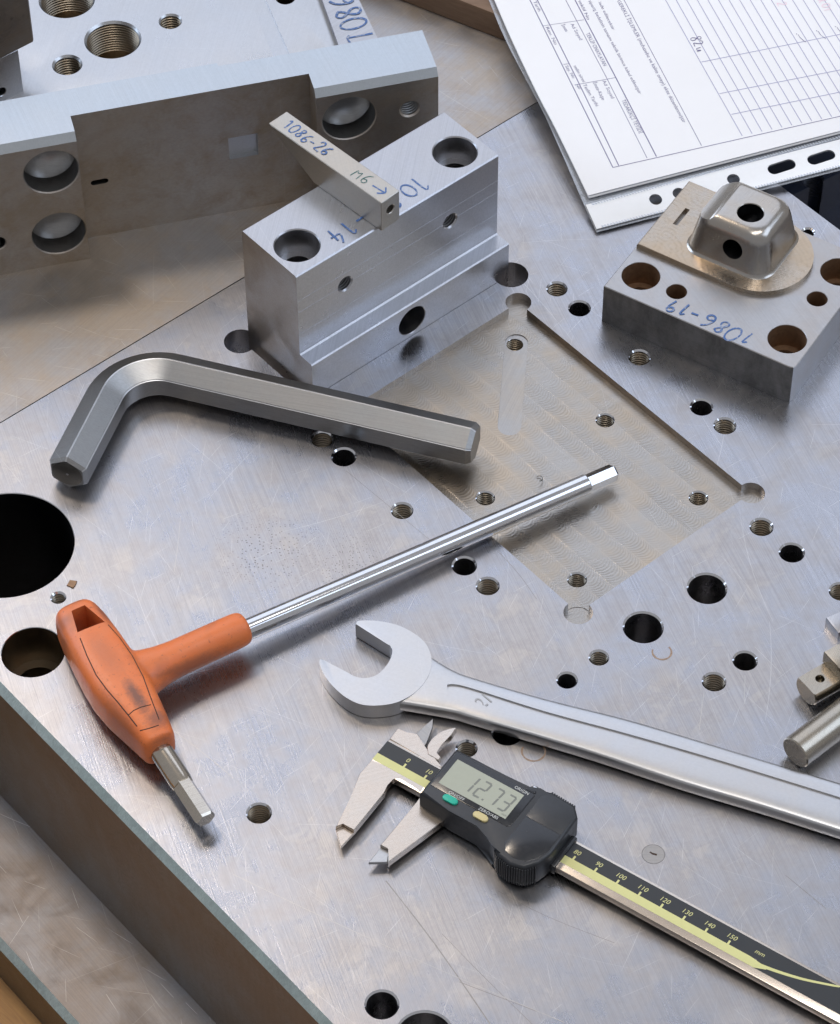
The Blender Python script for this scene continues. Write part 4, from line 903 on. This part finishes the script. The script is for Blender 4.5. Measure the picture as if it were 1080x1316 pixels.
# rust rings left by drilling
for nm, (x, y, R, a0, a1), lab in (('rust_ring', (851, 838, 4.0, -200, 40), 'faint rusty ring mark beside the large plain hole'), ('rust_ring', (686, 966, 4.8, 150, 395), 'faint rusty ring mark between the wrench and the caliper')):
    q = P(x, y, 0); me = ribbon_strokes([ell(0, 0, R, R, a0, a1, 14)], .8, .03, lambda a, b: (q.x + a, q.y + b)); tag(link(nm, me, paint('rust_stain', (.34, .24, .17), rough=.7, var=.4, scale=1.2)), lab, 'stain')

# ---- wooden crate corner at the top
w0, w1 = P(521.7, 1.6, 0).xy, P(650.8, 52, 0).xy; wa = math.degrees(atan2(w1.y - w0.y, w1.x - w0.x))
cr_ = empty('wooden_board', (w0.x, w0.y, -.6), wa, 'brown wooden board standing on edge behind the papers, top centre', 'board')
bm = bmesh.new(); box(bm, -140, (w1 - w0).length + 25, 0, 24, .02, 15, .8, 2); link('plank', bm_mesh(bm), wood_d, cr_)
# ---- lower part below the plate edge, top right; dim light painted in as navy
nv = P(1040, 235, -45).xy; nb = empty('dim_lower_part', (nv.x, nv.y, -TH), 32, 'dimly lit machine part, its shade painted dark navy, with a tapped hole below the plate edge, behind the papers', 'machine part')
bm = bmesh.new(); prism(bm, [(-120, -4), (140, -4), (140, 160), (-120, 160)], .05, 47, .6, 2); no = link('body', bm_mesh(bm), navy, nb)
NF = Frame(nv, 32); qq = NF.px(1046, 232, -43); g = bmesh.new(); lathe(g, hole_prof(5.6, 24, .9, True), 40, mat_z(qq.x, qq.y, 47)); cut(no, [g])

# ---- papers in a clear punched sleeve
po = P(767, 297, 2).xy; PA = 21.9; PF = Frame(po, PA)
def zp(x, y):
    d = Vector((x, y)) - po; s_1, t_1 = d.dot(PF.e), d.dot(PF.n)
    return 2.0 + 7.5 * (1 - math.exp(-max(0, t_1) / 60)) + .05 * max(0, t_1) + 1.1 * sin(s_1 * .045 + t_1 * .03) * (1 - math.exp(-max(0, t_1) / 25)) + max(0, s_1 - 40) * .035
def PS(px, py, lift=0.0):
    z = 4.0
    for _ in range(12): q = P(px, py, z); z = zp(q.x, q.y) + lift
    return Vector((q.x, q.y, z))
doc = empty('document', (po.x, po.y, 0), 0, 'printed form sheets in a clear punched plastic sleeve, top right', 'document')
D0 = Vector((po.x, po.y, 0))
def patch(name, L_, R_, lift, mat, thick, nu=40, parent=doc, nv=None):
    """sheet between two pixel edges (lists of the same length), thickened downwards"""
    bm = bmesh.new(); rows = [[PS(a.x + (b.x - a.x) * k / nu, a.y + (b.y - a.y) * k / nu, lift) - D0 for k in range(nu + 1)] for (a, b) in zip(spl([Vector(q) for q in L_], 6), spl([Vector(q) for q in R_], 6))]
    T_ = [[bm.verts.new(q) for q in r] for r in rows]; Bt = [[bm.verts.new(q - Vector((0, 0, thick))) for q in r] for r in rows]; m_ = len(rows)
    for i in range(m_ - 1):
        for k in range(nu):
            bm.faces.new((T_[i][k], T_[i][k + 1], T_[i + 1][k + 1], T_[i + 1][k])); bm.faces.new((Bt[i][k], Bt[i + 1][k], Bt[i + 1][k + 1], Bt[i][k + 1]))
        for k in (0, nu): bm.faces.new((T_[i][k], T_[i + 1][k], Bt[i + 1][k], Bt[i][k]))
    for k in range(nu):
        for i in (0, m_ - 1): bm.faces.new((T_[i][k], T_[i][k + 1], Bt[i][k + 1], Bt[i][k]))
    return link(name, bm_mesh(bm), mat, parent, angle=50)
LE = [(596, -80), (628.5, 0), (652, 55), (696.7, 140.5), (722, 196), (747.8, 255.5), (767, 298)]
patch('sleeve', LE, [(1200, -200), (1200, -120), (1200, -60), (1200, 10), (1200, 60), (1200, 130), (1200, 188)], -.5, film, .25, 30)
LEp = [(603, -80), (636, 0), (660, 55), (690, 118), (712, 160), (735, 207), (756, 251)]
sheet = patch('sheet', LEp, [(1200, -200), (1200, -120), (1200, -70), (1200, -10), (1200, 40), (1200, 90), (1200, 137)], 2.0, paper_m, .3, 44)
patch('sheet', [(q[0] + 1, q[1] + 3) for q in LEp], [(1200, -200), (1200, -117), (1200, -67), (1200, -7), (1200, 43), (1200, 93), (1200, 140)], 1.0, paper_m, .5, 44)
st_ = patch('binding_strip', [(753, 263), (767, 294)], [(1200, 148), (1200, 183)], .3, strip_m, .3, 60)
gf = bmesh.new(); g = bmesh.new()
for x, y, L_ in ((843, 256, 0), (873, 248, 0), (943, 230, 0), (1005, 214, 4.4), (1056, 202, 4.4)):
    q = PS(x, y, .3) - D0; R = 3.05
    pts = [q.xy + PF.e * (L_ * .9 + R * cos(t)) + PF.n * R * sin(t) for t in [-pi / 2 + pi * k / 12 for k in range(13)]] + [q.xy + PF.e * (-L_ * .9 + R * cos(t)) + PF.n * R * sin(t) for t in [pi / 2 + pi * k / 12 + 1e-4 for k in range(13)]]
    if not L_: pts = [q.xy + Vector((R * cos(t), R * sin(t))) for t in [2 * pi * k / 24 for k in range(24)]]
    prism(g, pts, -10, 40); prism(gf, pts, -10, 40)
cut(st_, [g])
# the same punched holes in the film under it
fl_o = [o for o in doc.children if o.name.startswith('sleeve')][0]; cut(fl_o, [gf])
# welded seam: rows of small bumps
seam = bmesh.new(); box(seam, -.42, .42, -.8, .8, 0, .35, .12, 1); sme = bm_mesh(seam); sme.materials.append(film)
for (xa, ya, xb, yb, n_) in ((762, 262, 1090, 173, 90), (775, 291, 1090, 211, 86)):
    for k in range(n_):
        t = k / n_; q = PS(xa + (xb - xa) * t, ya + (yb - ya) * t, .35) - D0
        o = bpy.data.objects.new('seam_bump', sme); col.objects.link(o); o.parent = doc; o.location = (q.x * MM, q.y * MM, q.z * MM); o.rotation_euler = (0, 0, radians(PA + 20))
# printed lines
def pline(pts, w, mat, name='printed_line', lift=2.06):
    bm = bmesh.new(); L_, R_ = [], []; q = []
    for a, b in zip(pts, pts[1:]):
        for k in range(12): q.append(PS(a[0] + (b[0] - a[0]) * k / 12, a[1] + (b[1] - a[1]) * k / 12, lift) - D0)
    q.append(PS(*pts[-1], lift) - D0)
    for i, p_ in enumerate(q):
        t = (q[min(i + 1, len(q) - 1)] - q[max(i - 1, 0)]).xy.normalized(); nn = Vector((-t.y, t.x, 0)) * w / 2
        L_.append(bm.verts.new(p_ + nn)); R_.append(bm.verts.new(p_ - nn))
    for i in range(len(q) - 1): bm.faces.new((L_[i], R_[i], R_[i + 1], L_[i + 1]))
    bmesh.ops.recalc_face_normals(bm, faces=bm.faces)
    for f in bm.faces:
        if f.normal.z < 0: f.normal_flip()
    for v in bm.verts: v.co *= MM
    me = bpy.data.meshes.new('m'); bm.to_mesh(me); bm.free(); return link(name, me, mat, sheet, smooth=False)
for pts, w in (([(681, -1), (735, 108), (788, 215)], .45), ([(690.5, -1), (743, 104), (795.5, 212.5)], .45), ([(727, -1), (779, 98), (832, 203)], .3), ([(739, -1), (791, 98), (844, 201)], .5),
               ([(788, 215), (930, 183), (1085, 148)], .38), ([(698, 33), (751, 25)], .25), ([(738.8, 109), (791.8, 99.4)], .3), ([(724.5, 82.5), (731.7, 81.5)], .35), ([(802, -1), (860, 108), (902, 187)], .3)): pline(pts, w, form_ink)
for k in range(18):
    tx, bx, by = 869 + 13.6 * (k - 1), 967 + 12.8 * (k - 1), 171.5 - 2.7 * (k - 1)
    pline([(tx, -1), (tx + (bx - tx) * .5, by * .5), (bx, by)], .42, form_ink2)
for pts in ([(901.8, 79.4), (1085, 42.8)], [(925, 120), (1085, 88.6)], [(940.5, 146.7), (1085, 117)]): pline(pts, .45, form_ink2)
def ptext(s, x0, y0, x1, y1, mat=form_ink, hgt=1.0):
    """line of print from one pixel to another"""
    a, b = PS(x0, y0, 2.08) - D0, PS(x1, y1, 2.08) - D0; d = b - a; me = text_mesh(s, 1.0, 'LEFT')
    w_ = max(v.co.x for v in me.vertices); L_ = d.length; k = L_ / w_; nn = Vector((-d.y, d.x, 0)).normalized()
    for v in me.vertices:
        q = a + d * (v.co.x / w_) + nn * (v.co.y * hgt); z = zp(q.x + D0.x, q.y + D0.y) + 2.08; v.co = (q.x * MM, q.y * MM, z * MM)
    return link('printed_text', me, mat, sheet, smooth=False)
ptext('TEDARİKÇİ TEYİDİ', 801, 128, 824, 171, hgt=3.0); ptext('TEKLİF ONAYLAYAN', 755, 42, 778, 84, hgt=2.8)
ptext('Ad Soyad', 776, 103, 788, 126, hgt=2.6); ptext('İmza-Kaşe', 764, 105, 776, 128, hgt=2.6); ptext('Teslim Tarihi', 751, 108, 768, 136, hgt=2.6)
ptext('Ad Soyad', 735, 30, 747, 51, hgt=2.4); ptext('İmza', 723, 31, 729, 40, hgt=2.4); ptext('Say. No', 728, 84, 738, 100, hgt=2.4); ptext('No', 741, 108, 746, 114, hgt=2.4); ptext('Tarih', 687, 1, 694, 14, hgt=2.4); ptext('Rev. No', 703, 34, 715, 57, hgt=2.4); ptext('teslim süresi', 739, 84, 751, 105, hgt=2.2)
ptext('sipariş bedelinin tamamı teknik birimce kabul edilmiştir', 758, 0, 823, 120, hgt=2.3); ptext('iade edilecektir', 771, 2, 789, 38, hgt=2.2); ptext('teklif No', 745, 0, 757, 25, hgt=2.2)
ptext('GEREKLİ İŞLEMLER (muhasebe ve kalite onayı) ekte düzenlenmiştir', 795, 0, 880, 157, hgt=2.6)
def pscript(strokes, x0, y0, x1, y1, mat, w=.4):
    a, b = (PS(x0, y0, 2.1) - D0).xy, (PS(x1, y1, 2.1) - D0).xy; d = (b - a).normalized(); nn = Vector((-d.y, d.x)); me = ribbon_strokes(strokes, w, lambda x, y: zp(x + D0.x, y + D0.y) + 2.12, lambda x, y: a + d * x + nn * y); link('pen_writing', me, mat, sheet, smooth=False)
pscript(hand('82u', 5.4, .66), 886, 48, 901, 76, form_ink); pscript(hand('R01', 4.6, .7), 1052, 0, 1066, 22, pink_ink); pscript(hand('2', 5, .7), 998, 3, 1006, 16, pink_ink)
for x, y in ((1023, 43.5), (1049, 39.5), (1073, 34)): pscript([[(0, .6), (.6, 0)], [(1.0, .4), (3.2, -1.4), (6.5, -2.4)]], x, y, x + 10, y + 4, form_ink, .3)
